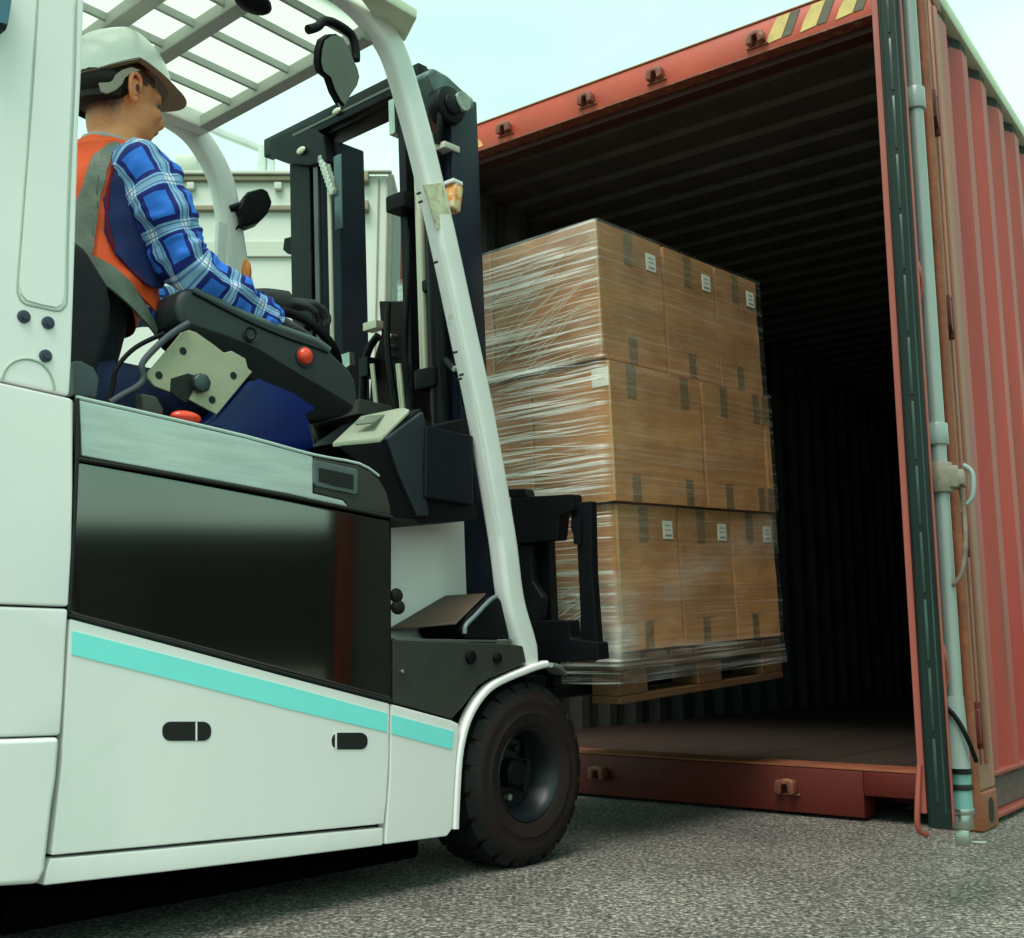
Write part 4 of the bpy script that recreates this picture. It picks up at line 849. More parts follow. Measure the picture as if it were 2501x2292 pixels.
def carton(x0, x1, y0, y1, z0, z1, label, detail=True, lab=True, tapes=(.45,), leftface=False):
    g = .0022
    e = empty('cardboard_box', LM @ Matrix.Translation((x0, y0, z0)), label, 'box', 'wrapped cardboard boxes on the pallet')
    w, d, h_ = x1-x0, y1-y0, z1-z0
    bm = bmesh.new(); n = 8
    add_box(bm, (g+((.009 if y1 < .5 and x0 < .6 else .004) if x0 > .1 else 0), g, g), (w-g-.003, d-g, h_-g))
    bmesh.ops.subdivide_edges(bm, edges=bm.edges[:], cuts=7, use_grid_fill=True)
    sd_ = random.random()*50
    for v in bm.verts:
        q = v.co; k = noise.noise(Vector((q.x*5+sd_, q.y*5, q.z*5)))
        nrm = Vector(((1 if q.x > w-.01 else -1 if q.x < .01 else 0), (1 if q.y > d-.01 else -1 if q.y < .01 else 0), 0))
        inner = min(max((q.z)*(h_-q.z)/(h_*h_/4), 0), 1)
        v.co = q - nrm*abs(k)*.006*inner
    link('carton', bm, M_CARD, e, 30)
    if detail:
        for tx in tapes:
            boxo('tape_strip', (w*tx-.024, -.0006+g, h_-.105), (w*tx+.024, .003, h_-.004), M_TAPE, e, 0)
            boxo('tape_strip', (w*tx-.022, -.0006+g, .004), (w*tx+.022, .003, .085), M_TAPE, e, 0)
        if lab:
            lx = w*.74; s = .052
            o = boxo('shipping_label', (lx, -.0012+g, h_-.100), (lx+s, .003, h_-.045), M_LABEL, e, 0)
            boxo('print_block', (lx+.010, -.0018+g, h_-.092), (lx+.045, -.0013+g, h_-.086), M_INK, o, 0)
            boxo('print_block', (lx+.012, -.0018+g, h_-.074), (lx+.040, -.0013+g, h_-.071), M_INK, o, 0); boxo('print_block', (lx+.012, -.0018+g, h_-.060), (lx+.038, -.0013+g, h_-.057), M_INK, o, 0)
    if leftface:
        o = boxo('shipping_label', (-.0012+g, .005, h_-.078), (.003, .066, h_-.022), M_LABEL, e, 0)
        boxo('print_block', (-.0018+g, .020, h_-.055), (-.0013+g, .045, h_-.049), M_INK, o, 0)
    if x0 < .1: boxo('flap_edge', (g-.0006+(.004 if x0 > .1 else 0), -.0004+g, 0.02), (g+.004+(.004 if x0 > .1 else 0), g+.006, h_-.006), M_CARDF, e, 0)
    return e
for lv, (zt_, zb_) in enumerate(levels):
    X = xs3[lv]; Yv = ysl[lv]
    for i in range(3):
        if lv == 1 and i == 2:
            lab = 'narrow cardboard box at the deep end of the middle layer'
        else:
            big = {0: 'cardboard box with white label in the top layer, ', 1: 'large cardboard box in the middle layer, ', 2: 'cardboard box with white label in the bottom layer, '}[lv]
            lab = big + {0: 'at the corner nearest the mast', 1: ('second from the mast' if lv != 1 else 'second from the mast beside the tall dark gap'), 2: 'deepest inside the container'}[i]
        carton(X[i], X[i+1], Yv[0], Yv[1], zb_, zt_, lab, True, lv != 1, ((.46,) if lv == 0 else ((.22, .80) if i == 0 else (.35, .88)) if (lv == 1 and i < 2) else (.42,)), leftface=(lv == 1 and i == 0))
    carton(X[0], X[1], Yv[1], Yv[2], zb_, zt_, 'cardboard box behind the mast in the %s layer, beside the corner box' % nm[lv], False)

def film_mat():
    m = bpy.data.materials.new('stretch_film'); m.use_nodes = True; n = m.node_tree; N = n.nodes; l = n.links.new
    N.clear(); out_ = N.new('ShaderNodeOutputMaterial')
    tr = N.new('ShaderNodeBsdfTransparent'); tr.inputs['Color'].default_value = (.97, .96, .94, 1)
    gl = N.new('ShaderNodeBsdfPrincipled'); gl.inputs['Base Color'].default_value = (.80, .80, .74, 1); gl.inputs['Roughness'].default_value = .28; gl.inputs['Specular IOR Level'].default_value = .3
    mixs = N.new('ShaderNodeMixShader'); t = N.new('ShaderNodeTexCoord')
    uv = N.new('ShaderNodeUVMap')
    sp = N.new('ShaderNodeSeparateXYZ'); l(uv.outputs['UV'], sp.inputs['Vector'])
    def noi(scale, sx, sy, rot=0, det=4):
        mp_ = N.new('ShaderNodeMapping'); mp_.inputs['Scale'].default_value = (sx, sy, 1); mp_.inputs['Rotation'].default_value = (0, 0, rot)
        l(uv.outputs['UV'], mp_.inputs['Vector']); k = N.new('ShaderNodeTexNoise'); k.inputs['Scale'].default_value = scale; k.inputs['Detail'].default_value = det; k.inputs['Roughness'].default_value = .55
        k.inputs['Distortion'].default_value = .25
        l(mp_.outputs['Vector'], k.inputs['Vector']); return k.outputs['Fac']
    def mr(v, a, b, c=0., d=1.):
        k = N.new('ShaderNodeMapRange'); k.inputs[1].default_value = a; k.inputs[2].default_value = b; k.inputs[3].default_value = c; k.inputs[4].default_value = d; l(v, k.inputs[0]); return k.outputs[0]
    def mth(op, a, b_):
        k = N.new('ShaderNodeMath'); k.operation = op; k.use_clamp = True
        for i, v in enumerate((a, b_)):
            if isinstance(v, (int, float)): k.inputs[i].default_value = v
            else: l(v, k.inputs[i])
        return k.outputs[0]
    s1 = mr(noi(1, 1.3, 95, 0, 2), .57, .64); s2 = mr(noi(1, 1.3, 80, radians(24), 2), .58, .65); s3 = mr(noi(1, 1.6, 90, radians(-12), 2), .58, .66)
    # attribute: r = streak amount, g = base haze
    at = N.new('ShaderNodeAttribute'); at.attribute_name = 'film'; sa = N.new('ShaderNodeSeparateXYZ'); l(at.outputs['Vector'], sa.inputs['Vector'])
    tot = mth('MAXIMUM', mth('MAXIMUM', s1, mth('MULTIPLY', s2, .8)), mth('MULTIPLY', s3, .6))
    tot = mth('MULTIPLY', tot, sa.outputs[0])
    pat = mr(noi(1, 4, 7, .3), .40, .75); hz = mth('MULTIPLY', sa.outputs[1], mth('ADD', pat, .3))
    fac = mth('ADD', mth('MAXIMUM', tot, 0), hz); fac = mth('MINIMUM', fac, .85)
    l(fac, mixs.inputs['Fac']); l(tr.outputs[0], mixs.inputs[1])
    bp = N.new('ShaderNodeBump'); bp.inputs['Strength'].default_value = .6; bp.inputs['Distance'].default_value = .01; l(noi(1, 3, 40), bp.inputs['Height']); l(bp.outputs['Normal'], gl.inputs['Normal'])
    l(gl.outputs[0], mixs.inputs[2])
    # thin sheen of the clear parts
    g2 = N.new('ShaderNodeBsdfGlossy'); g2.inputs['Roughness'].default_value = .18; l(bp.outputs['Normal'], g2.inputs['Normal'])
    fr = N.new('ShaderNodeFresnel'); fr.inputs['IOR'].default_value = 1.35; m2 = N.new('ShaderNodeMixShader'); l(mth('MULTIPLY', fr.outputs[0], mth('ADD', mth('MULTIPLY', sa.outputs[0], .3), .10)), m2.inputs['Fac']); l(mixs.outputs[0], m2.inputs[1]); l(g2.outputs[0], m2.inputs[2])
    l(m2.outputs[0], out_.inputs['Surface']); return m
# film sheet: left face + near face, folded round the corner, skirt over the pallet
bm = bmesh.new(); uvl = bm.loops.layers.uv.verify(); fl = bm.loops.layers.float_color.new('film')
ptsx = []
nu1, nu2, nv = 60, 90, 90
for i in range(nu1+1): u = i/nu1; ptsx.append((-.007, .85*(1-u)-.007, -.85*(1-u)))
for i in range(1, nu2+1): u = i/nu2; ptsx.append((-.007+.984*u, -.007, .984*u))
grid = []
for j in range(nv+1):
    z = -.0-1.356*j/nv; row = []
    for (x, y, s) in ptsx:
        nx, ny = (-1, 0) if s < -.001 else (0, -1)
        lay = 0 if z > -.42 else 1 if z > -.84 else 2
        off = .004+(.012 if lay == 1 else 0)
        amp = .004 if s < 0 else .0022
        if z < -1.0: amp *= 1+3*min(1, (-1.0-z)/.25)
        w = noise.noise(Vector((s*3, z*22, 1)))*amp + noise.noise(Vector((s*9+z*12, z*9, 4)))*amp*.8
        if z < -1.27: off += .004
        row.append(bm.verts.new((x+nx*(off+w) - (0 if s < 0 else 0), y+ny*(off+w), z)))
    grid.append(row)
for j in range(nv):
    for i in range(len(ptsx)-1):
        f = bm.faces.new((grid[j][i], grid[j][i+1], grid[j+1][i+1], grid[j+1][i])); f.smooth = True
        for lp, (jj, ii) in zip(f.loops, ((j, i), (j, i+1), (j+1, i+1), (j+1, i))):
            s = ptsx[ii][2]; z = -1.356*jj/nv; lp[uvl].uv = (s, z)
            st_ = 1.0 if s < 0 else .10; hz_ = .14 if s < 0 else .035
            if s < 0 and z > -.25: hz_ += .20*(1+z/.25)
            dC = math.hypot(s+.0, z+1.2)
            hz_ += 1.1*max(0, 1-math.hypot((s+.03)/.20, (z+1.17)/.15))
            if z < -1.26: hz_ += .03; st_ = max(st_, .25)
            # diagonal swathe on near face
            if s > 0:
                dl = abs(z+1.18-.30*s); hz_ += .22*max(0, 1-dl/.09)
            lp[fl] = (st_, min(hz_, .8), 0, 1)
film = link('stretch_wrap', bm, film_mat(), None)
film.matrix_world = LM
tag(film, 'clear wrinkled stretch film wrapped round the stacked cardboard boxes', 'plastic wrap')

# crisp gathered folds of the film on the face towards the mast
bm = bmesh.new(); rnd = random.Random(5)
def strand(y0, z0, y1, z1, w):
    n = 9; A = []; 
    for k in range(n+1):
        t = k/n; y = y0+(y1-y0)*t; z = z0+(z1-z0)*t + noise.noise(Vector((y*6, z0*9, 2)))*.006
        lay = .016 if -.84 < z < -.42 else .004
        ww = w*min(1, 5*t, 5*(1-t))+.0002
        x = -.0095-lay-.004*noise.noise(Vector((y*5, z*20, 1)))
        A.append((bm.verts.new((x, y, z-ww)), bm.verts.new((x-ww*1.2, y, z)), bm.verts.new((x, y, z+ww))))
    for k in range(n):
        for q in (0, 1): bm.faces.new((A[k][q], A[k+1][q], A[k+1][q+1], A[k][q+1]))
for k in range(30):
    z = -rnd.uniform(.02, .40); L = rnd.uniform(.2, .42); y = rnd.uniform(0, .42-L*.9); sl = rnd.choice((-.06, -.03, 0, -.10, -.45, -.35)); strand(y, z, y+L, z+sl*L, rnd.uniform(.0006, .0020))
for k in range(9):
    y = rnd.uniform(.0, .12); z = -rnd.uniform(.08, .26); L = rnd.uniform(.25, .36); strand(y, z, y+L, z-L*rnd.uniform(.45, .7), rnd.uniform(.0012, .0024))
for k in range(42):
    z = -rnd.uniform(.43, .83); L = rnd.uniform(.15, .42); y = rnd.uniform(-.005, .42-L*.9); strand(y, z, y+L, z+rnd.uniform(-.03, .05)*L*2, rnd.uniform(.0005, .0018))
for k in range(26):
    z = -rnd.uniform(.85, 1.15); L = rnd.uniform(.12, .40); y = rnd.uniform(-.005, .42-L*.9); strand(y, z, y+L, z+rnd.uniform(-.02, .04)*L*2, rnd.uniform(.0005, .0016))
for k in range(46):
    y = rnd.uniform(0, .18); z = -rnd.uniform(1.08, 1.27); L = rnd.uniform(.05, .22); strand(y, z, y+L, z-L*rnd.uniform(.1, .6)*(-1 if z > -1.15 and False else 1), rnd.uniform(.0008, .0035))
tag(link('film_folds', bm, mat('film_fold', (.86, .84, .74), .25, alpha=.62, var=.1), film, 'all'), kind='stuff')
# ================================================================== driver
Pm = empty('person', TM, 'forklift driver in white hard hat, orange vest and blue plaid shirt seated at the controls', 'person')
YD = .44
hc = P(293, 243, YD)                      # head centre
FA = radians(-2)                          # head turned slightly to the right of straight ahead
HR = Matrix.Translation(hc) @ Matrix.Rotation(FA, 4, 'Z') @ Matrix.Rotation(radians(1), 4, 'Y')
def H(x, y, z): return HR @ Vector((x, y, z))
HR3 = HR.to_3x3().to_4x4()
sh_n = P(358, 392, .22); sh_n.z -= .020; sh_f = Vector((sh_n.x+.02, .64, sh_n.z+.0)); nk = P(282, 345, YD)
el_n = P(452, 652, .19); wr_n = P(668, 790, .20); 
hipc = Vector((sh_n.x-.10, YD, sh_n.z-.52)); chest = Vector((sh_n.x-.01, YD, sh_n.z-.16))
el_f = Vector((el_n.x+.02, .70, el_n.z+.02)); wr_f = P(640, 742, .56)
bm = bmesh.new()
def lo(path, rad, seg=18, asp=1, side=Vector((0, 1, 0))):
    pp = smoothpath(path, 5); n = len(pp); rr = []
    m_ = len(path)-1
    for i in range(n):
        t = i/(n-1)*m_; k = min(int(t), m_-1); f = t-k; rr.append(rad[k]*(1-f)+rad[k+1]*f)
    sweep(bm, pp, circ(1, seg, asp), side, True, [(r, r) for r in rr])
# torso
lo([hipc, hipc+Vector((.03, 0, .16)), chest, Vector((sh_n.x-.02, YD, sh_n.z-.02)), nk+Vector((0, 0, -.03))], [.15, .145, .17, .12, .058], 24, .72)
ball(bm, Vector((sh_n.x-.01, .31, sh_n.z-.015)), (.05, .07, .04)); ball(bm, Vector((sh_n.x-.01, YD*2-.31, sh_n.z-.015)), (.05, .07, .04))
lo([sh_n+Vector((0, .06, -.005)), sh_n, (sh_n+el_n)/2, el_n], [.036, .040, .040, .036]); lo([el_n, (el_n+wr_n)/2, wr_n], [.041, .038, .028]); ball(bm, el_n, .041)
lo([sh_f+Vector((0, -.06, 0)), sh_f, (sh_f+el_f)/2, el_f], [.05, .054, .046, .04]); lo([el_f, (el_f+wr_f)/2, wr_f], [.041, .038, .028]); ball(bm, el_f, .041)
# legs
for yy in (YD-.10, YD+.10):
    kn = hipc+Vector((.44, yy-YD, .03)); ft = kn+Vector((.14, 0, -.42))
    lo([hipc+Vector((0, yy-YD, 0)), (hipc+kn)/2+Vector((0, (yy-YD)*.6, 0)), kn], [.09, .08, .06]); lo([kn, (kn+ft)/2, ft], [.06, .055, .04]); lo([ft, ft+Vector((.10, 0, -.03))], [.04, .03])
# neck
lo([nk+Vector((-.01, 0, -.05)), nk, H(-.02, 0, -.06), H(0, 0, -.01)], [.066, .058, .056, .06], 20)
# skull, jaw, nose, ear
ball(bm, H(-.012, 0, .028), (.098, .077, .092), 32, 20, HR3); ball(bm, H(.030, 0, -.030), (.062, .058, .062), 24, 16, HR3)
ball(bm, H(.052, 0, -.072), (.034, .040, .028), 20, 12, HR3); ball(bm, H(.020, -.030, -.062), (.050, .024, .030), 20, 12, HR3); ball(bm, H(.020, .030, -.062), (.050, .024, .030), 20, 12, HR3)
ball(bm, H(.076, 0, .022), (.022, .052, .018), 18, 10, HR3); ball(bm, H(.074, -.030, -.022), (.020, .022, .020), 16, 10, HR3); ball(bm, H(.074, .030, -.022), (.020, .022, .020), 16, 10, HR3)
lo([H(.084, 0, .012), H(.098, 0, -.010), H(.106, 0, -.026), H(.090, 0, -.034)], [.010, .012, .015, .012], 12)
ball(bm, H(.084, 0, -.052), (.016, .024, .008), 14, 8, HR3); ball(bm, H(.080, 0, -.062), (.016, .022, .008), 14, 8, HR3)
me = bpy.data.meshes.new('body'); bm.to_mesh(me); bm.free()
body = bpy.data.objects.new('body', me); COL.objects.link(body); body.parent = Pm
rm = body.modifiers.new('r', 'REMESH'); rm.mode = 'VOXEL'; rm.voxel_size = .007; rm.use_smooth_shade = True
sm_ = body.modifiers.new('s', 'SMOOTH'); sm_.iterations = 5; sm_.factor = .6
dg = bpy.context.evaluated_depsgraph_get(); me2 = bpy.data.meshes.new_from_object(body.evaluated_get(dg)); body.modifiers.clear(); body.data = me2
me2.materials.clear(); me2.materials.append(M_SKIN); me2.name = 'body'
_at = me2.color_attributes.new('hair_fade', 'FLOAT_COLOR', 'POINT'); _inv = HR.inverted()
for v in me2.vertices:
    q = _inv @ v.co; f = 0.0
    if -.16 < q.z < .10 and q.x < .07 and (q.length < .20):
        low = -.135 if q.x < -.04 else -.135 + (q.x+.04)*1.5
        f = min(1, max(0, (q.z-low)/.09))*min(1, max(0, (.040-q.x)/.015))
        if abs(q.y) > .05 and q.x > -.02 and q.z < -.012+(q.x+.02)*.2: f *= .0 if q.x > .0 else .35
    _at.data[v.index].color = (f, f, f, 1)
_n = M_SKIN.node_tree; _pb = _n.nodes['Principled BSDF']; _ln = _pb.inputs['Base Color'].links[0].from_socket
_va = _n.nodes.new('ShaderNodeAttribute'); _va.attribute_name = 'hair_fade'; _nz = _n.nodes.new('ShaderNodeTexNoise'); _nz.inputs['Scale'].default_value = 260; _nz.inputs['Detail'].default_value = 3
_m1 = _n.nodes.new('ShaderNodeMath'); _m1.operation = 'MULTIPLY_ADD'; _m1.inputs[1].default_value = 1.0; _m1.inputs[2].default_value = -.5
_m2 = _n.nodes.new('ShaderNodeMath'); _m2.operation = 'ADD'; _m2.use_clamp = True; _m3 = _n.nodes.new('ShaderNodeMath'); _m3.operation = 'MULTIPLY'; _m3.use_clamp = True
_n.links.new(_nz.outputs['Fac'], _m1.inputs[0]); _n.links.new(_m1.outputs[0], _m2.inputs[0]); _n.links.new(_va.outputs['Fac'], _m2.inputs[1]); _n.links.new(_m2.outputs[0], _m3.inputs[0]); _n.links.new(_va.outputs['Fac'], _m3.inputs[1])
_mc = _n.nodes.new('ShaderNodeMixRGB'); _mc.inputs['Color2'].default_value = (.07, .026, .014, 1); _n.links.new(_m3.outputs[0], _mc.inputs['Fac']); _n.links.new(_ln, _mc.inputs['Color1']); _n.links.new(_mc.outputs[0], _pb.inputs['Base Color'])
_pb.inputs['Subsurface Weight'].default_value = .12; _pb.inputs['Subsurface Radius'].default_value = (.02, .008, .004)
# ear (side towards the camera, y negative)
def ear(sy):
    bm = bmesh.new(); c = lambda x, z, y=0: H(-.004+x, sy*(.076+y), -.004+z)
    rimp = smoothpath([c(.010, -.004, .002), c(.012, .018, .004), c(.002, .030, .012), c(-.014, .028, .018), c(-.020, .010, .020), c(-.016, -.012, .016), c(-.006, -.028, .008), c(.004, -.030, .003)], 5)
    sweep(bm, rimp, circ(.0055, 8), Vector((0, 1, 0)))
    ball(bm, c(-.004, .004, .004), (.015, .006, .024), 14, 10, HR3); ball(bm, c(.002, -.026, .004), (.008, .006, .009), 10, 8, HR3)
    o = link('ear', bm, mat('ear_skin', (.92, .31, .15), .5, var=.08), Pm, 'all')
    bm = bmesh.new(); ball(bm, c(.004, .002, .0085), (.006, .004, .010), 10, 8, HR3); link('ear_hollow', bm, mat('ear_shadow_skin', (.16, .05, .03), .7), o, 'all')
ear(-1); ear(1)
# eyes and brows
for sy in (-1, 1):
    bm = bmesh.new(); ball(bm, H(.074, sy*.030, .004), .0095, 16, 10); o = link('eye', bm, mat('eye_white_shaded', (.25, .18, .15), .3), Pm, 'all')  # eye white darkened, shade of the socket painted in
    bm = bmesh.new(); ball(bm, H(.0815, sy*.031, .004), (.004, .0055, .0055), 12, 8); link('iris', bm, mat('iris_brown', (.03, .015, .01), .2), o, 'all')
    tubeo('eyebrow', [H(.092, sy*.012, .022), H(.093, sy*.028, .026), H(.084, sy*.044, .022)], .004, M_HAIR, Pm, 4, 8)
tubeo('lips', [H(.091, -.020, -.058), H(.094, 0, -.056), H(.091, .020, -.058)], .004, mat('lip', (.40, .13, .10), .5), Pm, 4, 8)
# short hair: shell on the back/sides of skull
bm = bmesh.new()
ball(bm, H(-.014, 0, .030), (.1015, .0805, .093), 40, 28, HR3)
inv = HR.inverted()
dl = []
for v in bm.verts:
    q = inv @ v.co
    lim = -.035 if q.x < -.03 else (-.035 + (q.x+.03)*.75 if q.x < .045 else .03)
    if q.z < lim or q.z > .06 or q.x > .062: dl.append(v)
bmesh.ops.delete(bm, geom=dl, context='VERTS'); link('hair', bm, M_HAIR, Pm, 'all')
# hard hat: dome, brim, peak, harness band
hat = bpy.data.objects.new('hard_hat', None); COL.objects.link(hat); hat.parent = Pm
HH = HR @ Matrix.Translation((-.010, 0, .050)) @ Matrix.Rotation(radians(-8), 4, 'Y')
bm = bmesh.new(); n = 48; mlev = 14; rings = []
for j in range(mlev+1):
    ph = j/mlev*pi/2
    ring = []
    for i in range(n):
        a_ = 2*pi*i/n; rx, ry, rz = .128, .108, .126
        rid = 1+.020*max(0, cos(a_*2)**8)*sin(ph)*(1 if abs(cos(a_)) > .5 else 0)
        x = rx*cos(a_)*cos(ph)**.82*rid; y = ry*sin(a_)*cos(ph)**.82*rid; z_ = rz*sin(ph)
        side_up = (.026*max(0, 1-abs(cos(a_))*1.4) - .020*max(0, -cos(a_)))*(1-j/mlev)   # the rim rises over the ear
        ring.append(bm.verts.new(HH @ Vector((x, y, z_-.014+side_up))))
    rings.append(ring)
for j in range(mlev):
    for i in range(n): bm.faces.new((rings[j][i], rings[j][(i+1) % n], rings[j+1][(i+1) % n], rings[j+1][i]))
bmesh.ops.remove_doubles(bm, verts=bm.verts[:], dist=1e-5)
link('helmet_shell', bm, M_HELM, hat, 'all')
bm = bmesh.new(); r0_ = []; r1_ = []; r2_ = []
for i in range(n):
    a_ = 2*pi*i/n; ca = cos(a_); side_up = .026*max(0, 1-abs(ca)*1.4) - .020*max(0, -ca)
    pk = .040*max(0, ca)**1.6 + .007; dn = -.012*max(0, ca)**2 - .003
    r0_.append(bm.verts.new(HH @ Vector((.127*ca, .103*sin(a_), -.014+side_up))))
    r1_.append(bm.verts.new(HH @ Vector((.127*ca+pk*ca, .103*sin(a_)+.010*sin(a_), -.016+dn+side_up))))
    r2_.append(bm.verts.new(HH @ Vector((.120*ca, .097*sin(a_), -.022+side_up))))
for i in range(n):
    k = (i+1) % n; bm.faces.new((r0_[i], r0_[k], r1_[k], r1_[i])); f = bm.faces.new((r1_[i], r1_[k], r2_[k], r2_[i])); f.material_index = 1
link('brim', bm, [M_HELM, M_HELMB], hat, 50)
bm = bmesh.new(); pts = []
for i in range(25):
    a_ = radians(110+ i*140/24); pts.append(HH @ Vector((.108*cos(a_), .092*sin(a_), -.045)))
rs = []
for p in pts: rs.append((bm.verts.new(p), bm.verts.new(p+HR3.to_3x3() @ Vector((0, 0, -.038)))))
for i in range(24): bm.faces.new((rs[i][0], rs[i+1][0], rs[i+1][1], rs[i][1]))
ob = link('harness_band', bm, M_SEAL, hat, 'all')
prism('harness_bracket', [P(a_, b_, YD-.098) for a_, b_ in [(300, 170), (285, 181), (277, 196), (268, 201), (243, 202), (249, 224), (262, 229), (284, 220), (299, 206), (306, 190), (322, 178), (345, 172), (322, 164)]], (0, .006, 0), mat('bracket_taupe', (.36, .31, .27), .5), hat, .0015)
bm = bmesh.new(); ball(bm, HH @ Vector((-.052, 0, -.040)), (.075, .092, .050), 32, 20, HR3); link('dark_headband', bm, M_SEAL, hat, 'all')
# shirt: near sleeve with plaid UVs; folds by noise
def sleeve(pts, rad, name='shirt_sleeve', seed=0, amp=.010):
    bm = bmesh.new(); pp = smoothpath(pts, 14); n = len(pp); m_ = len(pts)-1; rr = []
    for i in range(n):
        t = i/(n-1)*m_; k = min(int(t), m_-1); f = t-k; f = f*f*(3-2*f); rr.append(rad[k]*(1-f)+rad[k+1]*f)
    seg = 40; rg = sweep(bm, pp, circ(1, seg), Vector((0, 1, 0)), False, [(r, r) for r in rr], uv=.40)
    for i, ring in enumerate(rg):
        c = sum((v.co for v in ring), Vector())/seg
        for j, v in enumerate(ring):
            a_ = 2*pi*j/seg; w = noise.noise(Vector((i*.16+seed, cos(a_)*1.2, sin(a_)*1.2)))*amp + noise.noise(Vector((i*.42, cos(a_)*2.2+seed, sin(a_)*2.2)))*amp*.55
            v.co += (v.co-c).normalized()*w
    return link(name, bm, M_PLAID, Pm, 'all')
sleeve([sh_n+Vector((.0, .075, .0)), sh_n+Vector((.002, .03, .006)), sh_n+(el_n-sh_n)*.35, sh_n+(el_n-sh_n)*.72, el_n+Vector((.01, 0, -.0)), el_n+(wr_n-el_n)*.4, el_n+(wr_n-el_n)*.8, wr_n], [.052, .066, .068, .062, .060, .054, .044, .038], seed=3, amp=.014)
sleeve([sh_f+Vector((-.02, -.10, .01)), sh_f, (sh_f+el_f)/2, el_f, (el_f+wr_f)/2, wr_f], [.06, .068, .062, .058, .050, .038], seed=9)
# collar
bm = bmesh.new(); cpt = [nk+Vector((.062*cos(a_)-.004, .062*sin(a_), -.030+.012*cos(a_+pi))) for a_ in [2*pi*i/16 for i in range(17)]]; sweep(bm, cpt, rrect(.012, .030, .004), Vector((0, 0, 1)), False); link('shirt_collar', bm, mat('collar_grey', (.45, .45, .46), .8), Pm, 'all')
# vest: shell round the torso with arm openings
bm = bmesh.new(); uvl = bm.loops.layers.uv.verify()
vp = smoothpath([hipc+Vector((.0, 0, .04)), hipc+Vector((.03, 0, .18)), chest, Vector((sh_n.x-.015, YD, sh_n.z-.01)), nk+Vector((-.008, 0, -.052)), nk+Vector((-.008, 0, -.028))], 8); vr = []
rad = [(.178, .150), (.172, .142), (.192, .150), (.185, .105), (.105, .080), (.070, .066)]; n = len(vp)
for i in range(n):
    t = i/(n-1)*5; k = min(int(t), 4); f = t-k; vr.append((rad[k][0]*(1-f)+rad[k+1][0]*f, rad[k][1]*(1-f)+rad[k+1][1]*f))
seg = 56; rg = sweep(bm, vp, circ(1, seg), Vector((0, 1, 0)), False, vr)
for i, ring in enumerate(rg):
    c = vp[i]
    for j, v in enumerate(ring):
        w = noise.noise(Vector((i*.2, j*.22, 2)))*.008; v.co += (v.co-c).normalized()*w
bmesh.ops.recalc_face_normals(bm, faces=bm.faces[:])
_a = P(186, 590, .25); _b = P(400, 800, .25); _sl = (_b.z-_a.z)/(_b.x-_a.x)
bmesh.ops.delete(bm, geom=[f for f in bm.faces if f.calc_center_median().z < _a.z+_sl*(f.calc_center_median().x-_a.x)+.012 and f.calc_center_median().y < YD+.05], context='FACES')
ov = link('hi_vis_vest', bm, [M_VEST, M_REFL], Pm, 'all')
for p in ov.data.polygons:
    c = p.center; 
    zrel = c.z-sh_n.z
    if -.27 > zrel > -.33 and c.y > YD: p.material_index = 1
def patch(name, px, y0, m, bul, amp=.006, thick=.007, cuts=4, seed=0):
    "cloth piece draped over the near side of the torso: outline, bulge and folds"
    pts = [P(a_, b_, y0) for a_, b_ in px]; c0 = sum(pts, Vector())/len(pts)
    bm = bmesh.new(); bm.faces.new([bm.verts.new(p) for p in pts]); bmesh.ops.triangulate(bm, faces=bm.faces[:])
    for _ in range(cuts): bmesh.ops.subdivide_edges(bm, edges=bm.edges[:], cuts=1, use_grid_fill=True)
    for v in bm.verts:
        x, z_ = v.co.x, v.co.z
        v.co.y += bul(x, z_) + noise.noise(Vector((x*14+seed, z_*14, 3)))*amp + noise.noise(Vector((x*34+z_*20+seed, z_*12, 7)))*amp*.5
    r = bmesh.ops.extrude_face_region(bm, geom=bm.faces[:])
    for v in [g for g in r['geom'] if isinstance(g, bmesh.types.BMVert)]: v.co.y += thick
    return link(name, bm, m, Pm, 60)
def tor(off=0):
    return lambda x, z_: off + 3.2*(x-sh_n.x+.01)**2 + (.30*max(0, z_-(sh_n.z-.05)))
patch('vest_side', [(150, 327), (200, 325), (330, 326), (352, 333), (322, 345), (298, 380), (280, 430), (270, 490), (272, 560), (290, 618), (330, 668), (372, 698), (408, 692), (412, 738), (399, 770), (376, 745), (330, 706), (280, 664), (235, 622), (186, 577), (140, 560)], .232, M_VEST, tor(), .013, seed=1)
patch('reflective_band', [(316, 333), (292, 334), (256, 362), (233, 408), (216, 470), (196, 540), (188, 575), (236, 618), (246, 560), (250, 495), (264, 430), (290, 366)], .227, M_REFL, tor(-.002), .013, seed=1)
patch('reflective_band', [(190, 572), (236, 616), (282, 652), (316, 690), (352, 735), (396, 800), (392, 818), (340, 740), (300, 712), (262, 692), (214, 622)], .226, M_REFL, tor(-.002), .006, seed=1)
patch('shirt_shade_patch', [(300, 385), (350, 420), (420, 560), (440, 660), (408, 700), (372, 700), (330, 672), (288, 620), (268, 560), (266, 480)], .222, mat('shirt_shade_navy', (.010, .022, .12), .85), tor(.0), .008, seed=5)  # shirt in shade behind the arm, painted as plain dark navy
tubeo('armhole_piping', [P(a_, b_, .226)+Vector((0, tor()(P(a_, b_, .226).x, P(a_, b_, .226).z), 0)) for a_, b_ in [(352, 333), (322, 345), (298, 380), (280, 430), (270, 490), (272, 560), (290, 618), (330, 668), (372, 698)]], .0045, M_MAROON, Pm, 5, 8)
